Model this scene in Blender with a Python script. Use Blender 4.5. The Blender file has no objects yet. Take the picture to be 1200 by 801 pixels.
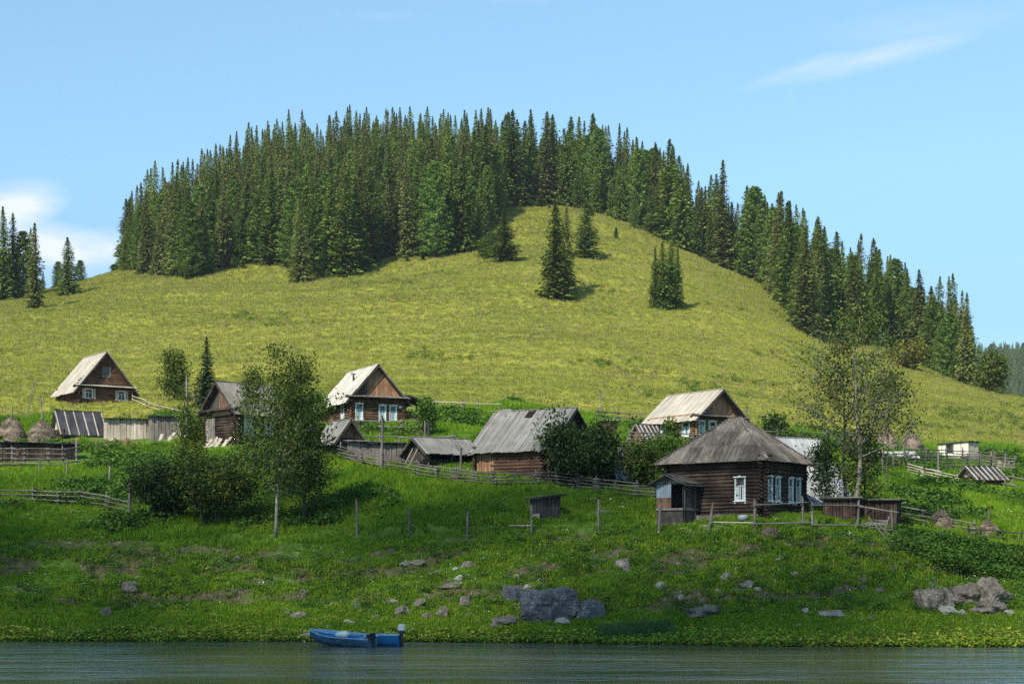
import bpy, bmesh, math, random
import numpy as np
from mathutils import Vector, Matrix, Euler
R = math.radians
rnd = random.Random(7)
nrs = np.random.RandomState(11)
sc = bpy.context.scene
C = sc.collection

# ------------------------------------------------------------------ camera
CAM_Z, FPX, HOR = 4.0, 2000.0, 661.0        # eye height over the river, focal length and horizon row for a 1200 px wide frame
cam = bpy.data.cameras.new("camera")
cam.sensor_width = 36.0
cam.lens = 60.0
cam.shift_y = (HOR - 400.5) / 1200.0
cam.clip_start = 0.5
cam.clip_end = 20000
camo = bpy.data.objects.new("camera", cam)
C.objects.link(camo)
camo.location = (0, 0, CAM_Z)
camo.rotation_euler = (R(90), 0, 0)
sc.camera = camo

# ------------------------------------------------------------------ light
SUN_EL = R(42)
LD = Vector((0.50, 0.86, 0)).normalized() * math.cos(SUN_EL)
LD.z = -math.sin(SUN_EL)                    # the way the sunlight travels
sun = bpy.data.lights.new("sun", 'SUN')
sun.energy = 4.6
sun.angle = R(0.53)
sun.color = (1.0, 0.93, 0.80)
suno = bpy.data.objects.new("sun", sun)
C.objects.link(suno)
suno.rotation_euler = LD.to_track_quat('-Z', 'Y').to_euler()
suno.location = (-200, -200, 300)

W = bpy.data.worlds.new("World")
sc.world = W
W.use_nodes = True
nt = W.node_tree
nt.nodes.clear()
def wn(t, **k):
    n = nt.nodes.new(t)
    for a, b in k.items():
        setattr(n, a, b)
    return n
sky = wn('ShaderNodeTexSky', sky_type='NISHITA', sun_disc=False)
sky.sun_elevation = SUN_EL
sky.sun_rotation = math.atan2(-LD.x, -LD.y)
sky.altitude = 400
sky.air_density = 1.0
sky.dust_density = 0.1
sky.ozone_density = 2.2
bg = wn('ShaderNodeBackground')
bg.inputs[1].default_value = 0.142
out = wn('ShaderNodeOutputWorld')
tc = wn('ShaderNodeTexCoord')
# thin summer clouds all round the sky: wisps of stretched noise
mp = wn('ShaderNodeMapping')
mp.inputs['Scale'].default_value = (2.2, 2.2, 9.0)
mp.inputs['Location'].default_value = (3.1, 0.4, 0.62)
mp.inputs['Rotation'].default_value = (0, R(-6), 0)
nz = wn('ShaderNodeTexNoise')
nz.inputs['Scale'].default_value = 2.3
nz.inputs['Detail'].default_value = 7
nz.inputs['Roughness'].default_value = 0.6
rp = wn('ShaderNodeValToRGB')
rp.color_ramp.elements[0].position = 0.60
rp.color_ramp.elements[1].position = 0.80
rp.color_ramp.elements[1].color = (0.75, 0.75, 0.75, 1)
mx = wn('ShaderNodeMix', data_type='RGBA')
mx.inputs['B'].default_value = (5.0, 5.2, 5.5, 1)
L = nt.links

# the low sky is duller than the model's; wisps of high cloud near the hill
sep = wn('ShaderNodeSeparateXYZ')
L.new(tc.outputs['Generated'], sep.inputs[0])
er = wn('ShaderNodeValToRGB')
stops = [(0.0, (.46,.55,.60)), (.137, (.54,.66,.72)), (.22, (.82,.96,.94)), (.31, (.96,1.10,1.0)), (.45, (1.0,1.12,1.0))]
while len(er.color_ramp.elements) < len(stops): er.color_ramp.elements.new(.5)
for q, (a_, c_) in enumerate(stops):
    er.color_ramp.elements[q].position = a_; er.color_ramp.elements[q].color = (*c_, 1)
L.new(sep.outputs[2], er.inputs[0])
ml = wn('ShaderNodeMix', data_type='RGBA', blend_type='MULTIPLY')
ml.inputs['Factor'].default_value = 1.0
L.new(sky.outputs[0], ml.inputs['A']); L.new(er.outputs[0], ml.inputs['B'])
def wmath(op, a, b=0.0):
    n = wn('ShaderNodeMath', operation=op)
    for q, v in enumerate((a, b)):
        if hasattr(v, 'is_output'): L.new(v, n.inputs[q])
        else: n.inputs[q].default_value = v
    return n.outputs[0]
u_ = wmath('DIVIDE', sep.outputs[0], wmath('MAXIMUM', sep.outputs[1], .05)); v_ = wmath('DIVIDE', sep.outputs[2], wmath('MAXIMUM', sep.outputs[1], .05))
wisps = None
for (u0, v0, a, b, ang, st) in [(.212, .296, .07, .008, 13, .42), (.165, .289, .04, .005, 20, .28), (.26, .318, .10, .014, 6, .14), (-.29, .211, .034, .016, 10, 1.3), (-.272, .183, .05, .02, -8, 1.1), (-.235, .186, .03, .013, 0, .6)]:
    ca, sa = math.cos(R(ang)), math.sin(R(ang))
    du = wmath('SUBTRACT', u_, u0); dv = wmath('SUBTRACT', v_, v0)
    p_ = wmath('DIVIDE', wmath('ADD', wmath('MULTIPLY', du, ca), wmath('MULTIPLY', dv, sa)), a)
    q_ = wmath('DIVIDE', wmath('SUBTRACT', wmath('MULTIPLY', dv, ca), wmath('MULTIPLY', du, sa)), b)
    r_ = wmath('SQRT', wmath('ADD', wmath('MULTIPLY', p_, p_), wmath('MULTIPLY', q_, q_)))
    m_ = wmath('MULTIPLY', wmath('MAXIMUM', wmath('SUBTRACT', 1.0, r_), 0.0), st)
    wisps = m_ if wisps is None else wmath('ADD', wisps, m_)
mp2 = wn('ShaderNodeMapping'); mp2.inputs['Scale'].default_value = (14, 14, 44); mp2.inputs['Rotation'].default_value = (0, R(12), 0)
nz2 = wn('ShaderNodeTexNoise'); nz2.inputs['Scale'].default_value = 1.0; nz2.inputs['Detail'].default_value = 6; nz2.inputs['Roughness'].default_value = .6
L.new(tc.outputs['Generated'], mp2.inputs['Vector']); L.new(mp2.outputs[0], nz2.inputs['Vector'])
wfac = wmath('MULTIPLY', wisps, wmath('MAXIMUM', wmath('SUBTRACT', wmath('MULTIPLY', nz2.outputs['Fac'], 3.2), .75), 0.0))
L.new(tc.outputs['Generated'], mp.inputs['Vector'])
L.new(mp.outputs[0], nz.inputs['Vector'])
L.new(nz.outputs['Fac'], rp.inputs[0])
L.new(wmath('MINIMUM', wmath('ADD', wmath('MULTIPLY', rp.outputs[0], .5), wfac), .85), mx.inputs['Factor'])
L.new(ml.outputs['Result'], mx.inputs['A'])
L.new(mx.outputs['Result'], bg.inputs[0])
L.new(bg.outputs[0], out.inputs[0])

sc.view_settings.view_transform = 'Standard'
sc.view_settings.look = 'None'
sc.view_settings.gamma = 1
sc.view_settings.use_curve_mapping = False
sc.view_settings.exposure = 0.53
sc.cycles.max_bounces = 5
sc.cycles.diffuse_bounces = 2
sc.cycles.glossy_bounces = 2
sc.cycles.transparent_max_bounces = 8
sc.cycles.use_denoising = False

# ------------------------------------------------------------------ helpers: numbers
def _hash(i, j, s):
    n = (i * 374761393 + j * 668265263 + s * 1442695041) & 0xffffffff
    n = ((n ^ (n >> 13)) * 1274126177) & 0xffffffff
    return ((n ^ (n >> 16)) & 0xffff) / 65535.0
def vnoise(x, y, s=0):
    x = np.asarray(x, float); y = np.asarray(y, float)
    i = np.floor(x).astype(np.int64); j = np.floor(y).astype(np.int64)
    u = x - i; v = y - j
    u = u*u*(3-2*u); v = v*v*(3-2*v)
    a = _hash(i, j, s); b = _hash(i+1, j, s); c = _hash(i, j+1, s); d = _hash(i+1, j+1, s)
    return (a*(1-u)+b*u)*(1-v) + (c*(1-u)+d*u)*v
def fbm(x, y, s=0, o=4):
    t = 0.0; a = 0.5; f = 1.0
    for k in range(o):
        t = t + a*(vnoise(np.asarray(x)*f, np.asarray(y)*f, s+k*17)-0.5)*2
        a *= 0.5; f *= 2.03
    return t
def sstep(a, b, x):
    t = np.clip((np.asarray(x, float)-a)/(b-a), 0, 1)
    return t*t*(3-2*t)

# ------------------------------------------------------------------ the lie of the land
# surveyed profiles: for several bearings, pairs (distance, level seen in the frame) from the waterline up to the crest
PROF = {
 -350: [(90,750),(93,738),(98,695),(103,655),(108,618),(118,590),(128,560),(142,535),(155,515),(168,498),(190,475),(240,430),(310,375),(380,335),(440,320)],
 0:    [(90,750),(92.5,738),(98,695),(103,655),(108,618),(116,592),(126,562),(138,538),(150,518),(165,498),(180,485),(195,472),(240,430),(300,385),(360,357),(405,345),(450,344)],
 150:  [(89.8,750),(92,740),(98,698),(102,665),(106,635),(112,608),(120,582),(130,556),(140,533),(150,516),(165,498),(180,483),(195,470),(240,435),(290,400),(350,355),(420,322),(460,312),(500,311)],
 300:  [(89.5,750.5),(92,740),(98,700),(102,668),(106,640),(112,608),(120,575),(130,545),(138,524),(148,508),(160,494),(180,479),(230,440),(300,392),(360,350),(420,316),(480,270),(530,240),(580,234)],
 450:  [(89,751),(91.5,740),(97,700),(101,665),(104,640),(109,608),(116,570),(123,548),(132,525),(141,508),(149,496),(165,484),(190,470),(240,430),(300,382),(360,338),(420,305),(480,255),(530,222),(580,208)],
 600:  [(87.9,752),(90,742),(93,722),(97,680),(100,654),(103,633),(108,602),(113,571),(119,554),(129,530),(140,510),(150,496),(170,481),(190,473),(240,430),(300,376),(360,328),(420,282),(470,250),(500,234),(540,226)],
 750:  [(86,754),(88.5,743),(91,724),(95,682),(99,650),(102,630),(106,608),(111,585),(117,570),(128,544),(140,524),(150,512),(170,497),(195,484),(240,443),(300,392),(360,343),(420,298),(470,266),(500,254),(530,250)],
 900:  [(84,756),(87,744),(90,724),(94,682),(97,648),(99,626),(101,606),(106,593),(115,574),(125,553),(140,528),(152,514),(170,503),(200,488),(250,450),(300,413),(350,378),(400,348),(430,338),(460,336)],
 980:  [(83.7,757),(86.5,745),(90.5,722),(94.5,684),(97.5,652),(100,628),(104,610),(112,592),(122,572),(135,552),(150,531),(165,520),(195,506),(240,475),(300,437),(350,410),(400,392),(425,388),(450,388)],
 1050: [(83.5,757),(86,746),(91,718),(95,686),(98,658),(101,637),(107,616),(120,591),(135,568),(150,551),(165,538),(175,531),(192,518),(230,492),(300,450),(350,422),(390,409),(415,405),(440,406)],
 1200: [(83,758),(86,747),(92,718),(96,692),(101,665),(107,640),(116,615),(130,590),(145,572),(160,556),(175,543),(190,531),(230,507),(280,479),(320,464),(345,463)],
 1550: [(81,760),(84,748),(92,722),(97,700),(103,672),(112,640),(124,612),(140,588),(158,568),(180,548),(205,532),(240,518),(280,510),(310,510)],
}
_pk = sorted(PROF)
_Yg = np.concatenate([np.linspace(5, 80, 40), np.linspace(80.3, 135, 260)[1:], np.exp(np.linspace(math.log(135.2), math.log(4000), 320))])
_tab = []
for k in _pk:
    pts = [(y, CAM_Z + (HOR-p)*y/FPX) for y, p in PROF[k]]
    y0 = pts[0][0]
    pts[0] = (y0, 0.0)
    yl, zl = pts[-1]
    pre = [(5, -3.0), (y0-22, -3.0), (y0-8, -1.6), (y0-1.2, -0.45)]
    post = [(yl+50, zl-3), (yl+130, zl-22), (yl+260, zl-60 if zl > 75 else zl*0.35), (yl+420, 12), (1400, 10), (6000, 10)]
    pts = pre + pts + post
    ys = np.array([p[0] for p in pts]); zs = np.array([p[1] for p in pts])
    z = np.interp(_Yg, ys, zs)
    # soften the kinks, less near the water
    for it in range(3):
        z2 = z.copy(); z2[1:-1] = 0.25*z[:-2]+0.5*z[1:-1]+0.25*z[2:]
        z = z2
    zz = z.copy()
    for it in range(60):
        z2 = zz.copy(); z2[1:-1] = 0.25*zz[:-2]+0.5*zz[1:-1]+0.25*zz[2:]
        zz = z2
    w = sstep(200, 300, _Yg)
    _tab.append(z*(1-w)+zz*w)
_tab = np.array(_tab)
_Pg = np.linspace(-350, 1550, 191)
def _hermite(tab, pk, pg):
    pk = np.array(pk, float); n = len(pk)
    m = np.zeros_like(tab)
    d = (tab[1:]-tab[:-1])/(pk[1:]-pk[:-1])[:, None]
    m[1:-1] = 0.5*(d[1:]+d[:-1]); m[0] = d[0]; m[-1] = d[-1]
    res = []
    for p in pg:
        i = min(max(np.searchsorted(pk, p)-1, 0), n-2)
        h = pk[i+1]-pk[i]; t = (p-pk[i])/h
        res.append((2*t**3-3*t**2+1)*tab[i]+(t**3-2*t**2+t)*h*m[i]+(-2*t**3+3*t**2)*tab[i+1]+(t**3-t**2)*h*m[i+1])
    return np.array(res)
_G = _hermite(_tab, _pk, _Pg)
def H(X, Y):
    X = np.asarray(X, float); Y = np.maximum(np.asarray(Y, float), 5.0)
    p = np.clip(600+FPX*X/Y, _Pg[0], _Pg[-1]-1e-3)
    fi = (p-_Pg[0])/(_Pg[1]-_Pg[0]); i = fi.astype(int); u = fi-i
    j = np.clip(np.searchsorted(_Yg, Y, side='right')-1, 0, len(_Yg)-2); v = np.clip((Y-_Yg[j])/(_Yg[j+1]-_Yg[j]), 0, 1)
    z = (_G[i, j]*(1-v)+_G[i, j+1]*v)*(1-u) + (_G[i+1, j]*(1-v)+_G[i+1, j+1]*v)*u
    up = sstep(0.15, 2.2, z)
    bank = sstep(0.6, 2, z)*(1-sstep(6.0, 7.6, z))
    s_ = fbm(X/7+fbm(X/3, Y/3, 33, 2)*.5, Y/2.6, 31, 3)
    z = z + 0.42*(sstep(-.05, .05, s_)-.5)*bank*sstep(1.2, 2.4, z)
    z = z + fbm(X/9, Y/7, 3, 3)*0.30*up + fbm(X/2.2, Y/1.6, 9, 3)*0.28*bank + fbm(X/60, Y/60, 5, 3)*2.2*sstep(25, 60, z)*(1-sstep(700, 900, Y)) + fbm(X/1.0, Y/1.0, 21, 2)*0.07*up
    return z + fbm(X/700, Y/700, 6, 2)*25*sstep(900, 1500, Y)
def P(px, py, y0=70.0, y1=640.0):
    """where the sight line through a point of the photograph meets the land"""
    ys = np.concatenate([np.arange(y0, 200, 0.1), np.arange(200, y1, 0.5)])
    xs = (px-600)*ys/FPX
    zr = CAM_Z + (HOR-py)*ys/FPX
    g = H(xs, ys)-zr
    k = np.argmax(g >= 0)
    if g[k] < 0:
        k = int(np.argmax(g))
    return Vector((float(xs[k]), float(ys[k]), float(H(xs[k], ys[k]))))
def Hs(x, y):
    return float(H(x, y))
def proj(v):
    return (600+FPX*v[0]/v[1], HOR-(v[2]-CAM_Z)*FPX/v[1])

# ------------------------------------------------------------------ helpers: objects
def tag(o, label=None, cat=None, group=None, kind=None):
    if label: o['label'] = label
    if cat: o['category'] = cat
    if group: o['group'] = group
    if kind: o['kind'] = kind
    return o
def thing(name, label, cat, loc=(0, 0, 0), rz=0.0, group=None):
    o = bpy.data.objects.new(name, None)
    C.objects.link(o)
    o.location = loc; o.rotation_euler = (0, 0, rz)
    o.empty_display_size = 0.3
    return tag(o, label, cat, group)
def put(name, me, m=None, parent=None, mat4=None, loc=None):
    """link a mesh (may be shared) as one object"""
    o = bpy.data.objects.new(name, me)
    C.objects.link(o)
    if parent is not None: o.parent = parent
    if mat4 is not None: o.matrix_local = mat4
    if loc is not None: o.location = loc
    if m is not None:
        if len(me.materials) == 0: me.materials.append(m)
        if me.materials[0] is not m:
            o.material_slots[0].link = 'OBJECT'
            o.material_slots[0].material = m
    return o
def copy_tree(o, parent=None):
    c = o.copy(); C.objects.link(c)
    if parent is not None: c.parent = parent
    for ch in list(o.children): copy_tree(ch, c)
    return c
def np_mesh(name, verts, faces, smooth=False):
    """verts (n,3), faces (m,k) array of equal k"""
    me = bpy.data.meshes.new(name)
    verts = np.asarray(verts, np.float32); faces = np.asarray(faces, np.int32)
    k = faces.shape[1]
    me.vertices.add(len(verts)); me.vertices.foreach_set('co', verts.ravel())
    me.loops.add(faces.size); me.loops.foreach_set('vertex_index', faces.ravel())
    me.polygons.add(len(faces))
    me.polygons.foreach_set('loop_start', np.arange(0, faces.size, k, dtype=np.int32))
    try: me.polygons.foreach_set('loop_total', np.full(len(faces), k, np.int32))
    except Exception: pass
    if smooth: me.polygons.foreach_set('use_smooth', np.ones(len(faces), bool))
    me.update(calc_edges=True)
    me.validate()
    return me
class MB:
    """collects simple solids into one mesh"""
    def __init__(s): s.v = []; s.f = []
    def add(s, vs, fs):
        b = len(s.v); s.v += [tuple(v) for v in vs]; s.f += [[b+i for i in f] for f in fs]; return s
    def box(s, c, d, rot=None, j=0.0):
        vs = []
        for x in (-.5, .5):
            for y in (-.5, .5):
                for z in (-.5, .5):
                    v = Vector((x*d[0], y*d[1], z*d[2]))
                    if j: v += Vector((rnd.uniform(-j, j), rnd.uniform(-j, j), rnd.uniform(-j, j)))
                    if rot is not None: v = rot @ v
                    vs.append(v+Vector(c))
        return s.add(vs, [[0,1,3,2],[4,6,7,5],[0,4,5,1],[2,3,7,6],[0,2,6,4],[1,5,7,3]])
    def tube(s, pts, rad, n=6, caps=True):
        pts = [Vector(p) for p in pts]
        rings = []
        for i, p in enumerate(pts):
            d = (pts[min(i+1, len(pts)-1)]-pts[max(i-1, 0)])
            if d.length < 1e-6: d = Vector((0, 0, 1))
            d.normalize()
            a = d.orthogonal().normalized() if abs(d.z) < 0.99 else Vector((1, 0, 0))
            if i and rings: 
                a = (pa - d*pa.dot(d)); a = a.normalized() if a.length > 1e-4 else d.orthogonal().normalized()
            pa = a
            b = d.cross(a)
            r = rad[i] if hasattr(rad, '__len__') else rad
            rings.append([p+(a*math.cos(2*math.pi*k/n)+b*math.sin(2*math.pi*k/n))*r for k in range(n)])
        base = len(s.v)
        for rg in rings: s.v += [tuple(v) for v in rg]
        for i in range(len(rings)-1):
            for k in range(n):
                k2 = (k+1) % n
                s.f.append([base+i*n+k, base+i*n+k2, base+(i+1)*n+k2, base+(i+1)*n+k])
        if caps:
            s.f.append([base+k for k in range(n)][::-1])
            s.f.append([base+(len(rings)-1)*n+k for k in range(n)])
        return s
    def prism(s, poly, ax, d):
        """poly: list of points, extruded by vector d"""
        n = len(poly); d = Vector(d)
        vs = [Vector(p) for p in poly]+[Vector(p)+d for p in poly]
        fs = [list(range(n))[::-1], [n+i for i in range(n)]]
        fs += [[i, (i+1) % n, n+(i+1) % n, n+i] for i in range(n)]
        return s.add(vs, fs)
    def mesh(s, name, smooth=False):
        me = bpy.data.meshes.new(name); me.from_pydata(s.v, [], s.f)
        if smooth:
            me.polygons.foreach_set('use_smooth', [True]*len(me.polygons))
        me.update(); return me
    def put(s, name, m, parent=None, smooth=False, mat4=None, loc=None):
        return put(name, s.mesh(name, smooth), m, parent, mat4, loc)

# ------------------------------------------------------------------ materials
def newmat(name):
    m = bpy.data.materials.new(name); m.use_nodes = True
    t = m.node_tree; t.nodes.clear()
    return m, t
def N(t, typ, **k):
    n = t.nodes.new(typ)
    for a, b in k.items():
        if a == 'ins':
            for q, v in b.items(): n.inputs[q].default_value = v
        else: setattr(n, a, b)
    return n
def ramp(t, fac, stops):
    n = N(t, 'ShaderNodeValToRGB')
    e = n.color_ramp.elements
    while len(e) < len(stops): e.new(0.5)
    for i, (p, c) in enumerate(stops):
        e[i].position = p; e[i].color = (c[0], c[1], c[2], 1)
    t.links.new(fac, n.inputs[0])
    return n.outputs[0]
def noise(t, vec, scale, detail=4, rough=0.55, dist=0.0):
    n = N(t, 'ShaderNodeTexNoise', ins={'Scale': scale, 'Detail': detail, 'Roughness': rough, 'Distortion': dist})
    t.links.new(vec, n.inputs['Vector'])
    return n.outputs['Fac']
def mapped(t, src, scale=(1, 1, 1)):
    mp = N(t, 'ShaderNodeMapping'); mp.inputs['Scale'].default_value = scale
    t.links.new(src, mp.inputs['Vector']); return mp.outputs[0]
def mixc(t, fac, a, b, mode='MIX'):
    n = N(t, 'ShaderNodeMix', data_type='RGBA', blend_type=mode)
    for s, v in (('Factor', fac), ('A', a), ('B', b)):
        if hasattr(v, 'is_output'): t.links.new(v, n.inputs[s])
        elif s == 'Factor': n.inputs[s].default_value = v
        else: n.inputs[s].default_value = (v[0], v[1], v[2], 1)
    return n.outputs['Result']
def math_(t, op, a, b=0.0):
    n = N(t, 'ShaderNodeMath', operation=op)
    for i, v in enumerate((a, b)):
        if hasattr(v, 'is_output'): t.links.new(v, n.inputs[i])
        else: n.inputs[i].default_value = v
    return n.outputs[0]
def finish(t, col, rough=0.85, bump=None, bs=0.3, bd=0.02, spec=0.3, metal=0.0):
    b = N(t, 'ShaderNodeBsdfPrincipled')
    b.inputs['Roughness'].default_value = rough
    b.inputs['Specular IOR Level'].default_value = spec
    b.inputs['Metallic'].default_value = metal
    if hasattr(col, 'is_output'): t.links.new(col, b.inputs['Base Color'])
    else: b.inputs['Base Color'].default_value = (*col, 1)
    if bump is not None:
        bn = N(t, 'ShaderNodeBump'); bn.inputs['Strength'].default_value = bs; bn.inputs['Distance'].default_value = bd
        t.links.new(bump, bn.inputs['Height']); t.links.new(bn.outputs[0], b.inputs['Normal'])
    o = N(t, 'ShaderNodeOutputMaterial'); t.links.new(b.outputs[0], o.inputs[0])
    return b
def hsv(t, col, val):
    n = N(t, 'ShaderNodeHueSaturation'); 
    t.links.new(col, n.inputs['Color']); t.links.new(val, n.inputs['Value'])
    return n.outputs[0]
def wood(name, dark, mid, light, stretch=(1.2, 22, 22), bump=0.35, var=0.35, wscale=0.9):
    """weathered timber; grain runs along local x of unit-sized logs and boards"""
    m, t = newmat(name)
    tcn = N(t, 'ShaderNodeTexCoord'); g = N(t, 'ShaderNodeNewGeometry'); oi = N(t, 'ShaderNodeObjectInfo')
    add = N(t, 'ShaderNodeVectorMath', operation='ADD')
    sc_ = N(t, 'ShaderNodeVectorMath', operation='SCALE'); 
    comb = N(t, 'ShaderNodeCombineXYZ')
    t.links.new(oi.outputs['Random'], comb.inputs[0]); t.links.new(oi.outputs['Random'], comb.inputs[1]); t.links.new(oi.outputs['Random'], comb.inputs[2])
    t.links.new(comb.outputs[0], sc_.inputs[0]); sc_.inputs['Scale'].default_value = 37.0
    mpo = mapped(t, tcn.outputs['Object'], stretch)
    t.links.new(mpo, add.inputs[0]); t.links.new(sc_.outputs[0], add.inputs[1])
    n1 = noise(t, add.outputs[0], 1.0, 5, 0.65)
    n2 = noise(t, g.outputs['Position'], wscale, 3, 0.6)
    f = math_(t, 'ADD', math_(t, 'MULTIPLY', n1, 0.65), math_(t, 'MULTIPLY', n2, 0.35))
    col = ramp(t, f, [(0.34, dark), (0.5, mid), (0.64, light)])
    v = math_(t, 'ADD', 1.0-var/2, math_(t, 'MULTIPLY', oi.outputs['Random'], var))
    finish(t, hsv(t, col, v), 0.85, n1, bump, 0.02, 0.2)
    return m
def foliage(name, c_dark, c_mid, c_light, nscale=0.35, trans=0.3, var=0.3, hue=0.0, band=0):
    m, t = newmat(name)
    g = N(t, 'ShaderNodeNewGeometry'); oi = N(t, 'ShaderNodeObjectInfo')
    n1 = noise(t, g.outputs['Position'], nscale, 4, 0.7)
    f = math_(t, 'ADD', math_(t, 'MULTIPLY', n1, 0.8), math_(t, 'MULTIPLY', g.outputs['Random Per Island'], 0.25))
    if band:
        nb_ = noise(t, mapped(t, g.outputs['Position'], (.012, .075, .11)), 1.0, 4, .6, .5)
        f = math_(t, 'ADD', math_(t, 'MULTIPLY', f, 1-band), math_(t, 'MULTIPLY', nb_, band))
    col = ramp(t, f, [(0.38, c_dark), (0.53, c_mid), (0.68, c_light)])
    v = math_(t, 'ADD', 1.0-var/2, math_(t, 'MULTIPLY', oi.outputs['Random'], var))
    h = N(t, 'ShaderNodeHueSaturation'); t.links.new(col, h.inputs['Color']); t.links.new(v, h.inputs['Value'])
    if hue:
        r2 = math_(t, 'FRACT', math_(t, 'MULTIPLY', oi.outputs['Random'], 7.31))
        t.links.new(math_(t, 'ADD', 0.5-hue/2, math_(t, 'MULTIPLY', r2, hue)), h.inputs['Hue'])
    d = N(t, 'ShaderNodeBsdfDiffuse'); tr = N(t, 'ShaderNodeBsdfTranslucent'); mxs = N(t, 'ShaderNodeMixShader')
    t.links.new(h.outputs[0], d.inputs[0]); t.links.new(h.outputs[0], tr.inputs[0]); mxs.inputs[0].default_value = trans
    t.links.new(d.outputs[0], mxs.inputs[1]); t.links.new(tr.outputs[0], mxs.inputs[2])
    gl = N(t, 'ShaderNodeBsdfGlossy'); gl.inputs['Roughness'].default_value = 0.55; gl.inputs['Color'].default_value = (1, 1, 1, 1)
    m2 = N(t, 'ShaderNodeMixShader'); m2.inputs[0].default_value = 0.008
    t.links.new(mxs.outputs[0], m2.inputs[1]); t.links.new(gl.outputs[0], m2.inputs[2])
    o = N(t, 'ShaderNodeOutputMaterial'); t.links.new(m2.outputs[0], o.inputs[0])
    return m

M_ = {}
M_['fir'] = foliage('fir_needles', (.055,.095,.017), (.12,.185,.030), (.23,.29,.055), 0.55, .3, .5, .01)
M_['fir_brown'] = foliage('fir_needles_with_cones', (.075,.098,.026), (.145,.168,.044), (.24,.25,.072), 0.5, .28, .4, .01)
M_['cedar'] = foliage('cedar_needles', (.09,.165,.034), (.16,.26,.052), (.25,.35,.078), 0.5, .3, .4, .012)
M_['dead_needles'] = foliage('dead_needles', (.09,.06,.045), (.16,.115,.09), (.22,.17,.14), 0.5, .1, .2)
M_['spruce'] = foliage('spruce_needles', (.02,.045,.018), (.045,.08,.03), (.08,.12,.045), 0.8, .1, .2)
M_['birch_leaf'] = foliage('birch_leaves', (.035,.07,.012), (.09,.135,.024), (.20,.235,.045), 0.6, .3, .2)
M_['willow_leaf'] = foliage('willow_leaves', (.026,.055,.010), (.065,.105,.018), (.16,.185,.032), 0.45, .25, .2)
M_['dark_leaf'] = foliage('bird_cherry_leaves', (.014,.036,.010), (.038,.074,.018), (.10,.145,.032), 0.6, .25, .2)
M_['green_leaf'] = foliage('fresh_leaves', (.04,.09,.014), (.075,.15,.02), (.13,.21,.035), 0.7, .3, .2)
M_['yellow_leaf'] = foliage('yellowing_leaves', (.08,.09,.014), (.15,.15,.02), (.24,.21,.03), 0.7, .3, .2)
M_['aspen_leaf'] = foliage('aspen_leaves', (.035,.05,.013), (.075,.09,.02), (.14,.14,.03), 0.5, .3, .2)
M_['grass_lush'] = foliage('lush_grass', (.075,.165,.007), (.135,.27,.010), (.22,.34,.02), 0.22, .35, .35, .03)
M_['grass_bank'] = foliage('bank_grass', (.075,.145,.008), (.145,.255,.011), (.25,.33,.025), 0.35, .35, .45, .03)
M_['grass_meadow'] = foliage('dry_meadow_grass', (.17,.205,.028), (.265,.295,.044), (.36,.36,.07), 0.06, .35, .3, .02, .6)
M_['weed'] = foliage('leafy_weeds', (.04,.09,.013), (.07,.155,.02), (.12,.21,.03), 0.4, .3, .3, .03)
M_['shore'] = foliage('shore_plants', (.14,.20,.018), (.27,.34,.03), (.44,.45,.07), 0.9, .3, .5, .04)
M_['reed'] = foliage('reed_blades', (.04,.10,.03), (.06,.14,.035), (.10,.17,.05), 1.0, .3, .2)
M_['straw_grass'] = foliage('straw_grass', (.16,.14,.05), (.26,.22,.09), (.38,.32,.15), 0.5, .3, .3)
M_['olive_grass'] = foliage('olive_bank_grass', (.075,.062,.024), (.155,.128,.05), (.27,.225,.10), 0.5, .3, .5, .03)
M_['bark'] = wood('bark', (.035,.028,.022), (.075,.062,.05), (.13,.11,.09), (6, 6, 2))
M_['pale_bark'] = wood('pale_bark', (.10,.09,.075), (.20,.185,.155), (.32,.30,.26), (7, 7, 2.5))
M_['logs_dark'] = wood('dark_old_logs', (.008,.006,.005), (.030,.020,.015), (.125,.085,.06), (1.4, 3, 3))
M_['logs_brown'] = wood('brown_old_logs', (.03,.017,.011), (.085,.045,.028), (.20,.12,.075), (1.4, 3, 3))
M_['core'] = wood('wall_shadow_core', (.010,.008,.006), (.02,.014,.01), (.03,.022,.017), (1, 1, 1))  # near-black, so openings and gaps carry interior shade in their colour
M_['plank_brown'] = wood('brown_boards', (.055,.032,.02), (.13,.075,.045), (.25,.155,.10), (1.2, 3, 3))
M_['plank_orange'] = wood('orange_brown_boards', (.12,.06,.03), (.27,.145,.08), (.42,.26,.16), (1.2, 3, 3))
M_['plank_grey'] = wood('grey_boards', (.07,.062,.052), (.155,.14,.12), (.29,.265,.235), (1.2, 3, 3))
M_['plank_dark'] = wood('dark_grey_boards', (.022,.019,.016), (.055,.048,.042), (.12,.108,.095), (1.2, 3, 3))
M_['plank_pale'] = wood('pale_boards', (.24,.20,.155), (.40,.34,.27), (.58,.52,.44), (1.2, 3, 3))
M_['fence_wood'] = wood('grey_fence_wood', (.06,.052,.044), (.14,.125,.108), (.26,.24,.21), (1.2, 3, 3))
M_['slate_pale'] = wood('pale_roof_sheets', (.27,.25,.21), (.41,.39,.335), (.52,.50,.45), (7, 1.2, 1), .1, .22, .7)
M_['slate_grey'] = wood('grey_roof_sheets', (.095,.088,.076), (.165,.155,.135), (.27,.255,.225), (9, 1.2, 1), .15, .45, .6)
M_['slate_dark'] = wood('dark_roof_sheets', (.050,.041,.032), (.125,.107,.088), (.27,.24,.20), (11, 1.3, 1), .15, .7, .6)
M_['slate_white'] = wood('white_roof_sheets', (.24,.25,.255), (.38,.39,.395), (.52,.53,.535), (6, 1.2, 1), .1, .12, .9)
M_['roof_board'] = wood('silvery_roof_boards', (.10,.093,.083), (.20,.19,.17), (.33,.315,.285), (1.4, 5, 3), .2, .3, .7)
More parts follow.
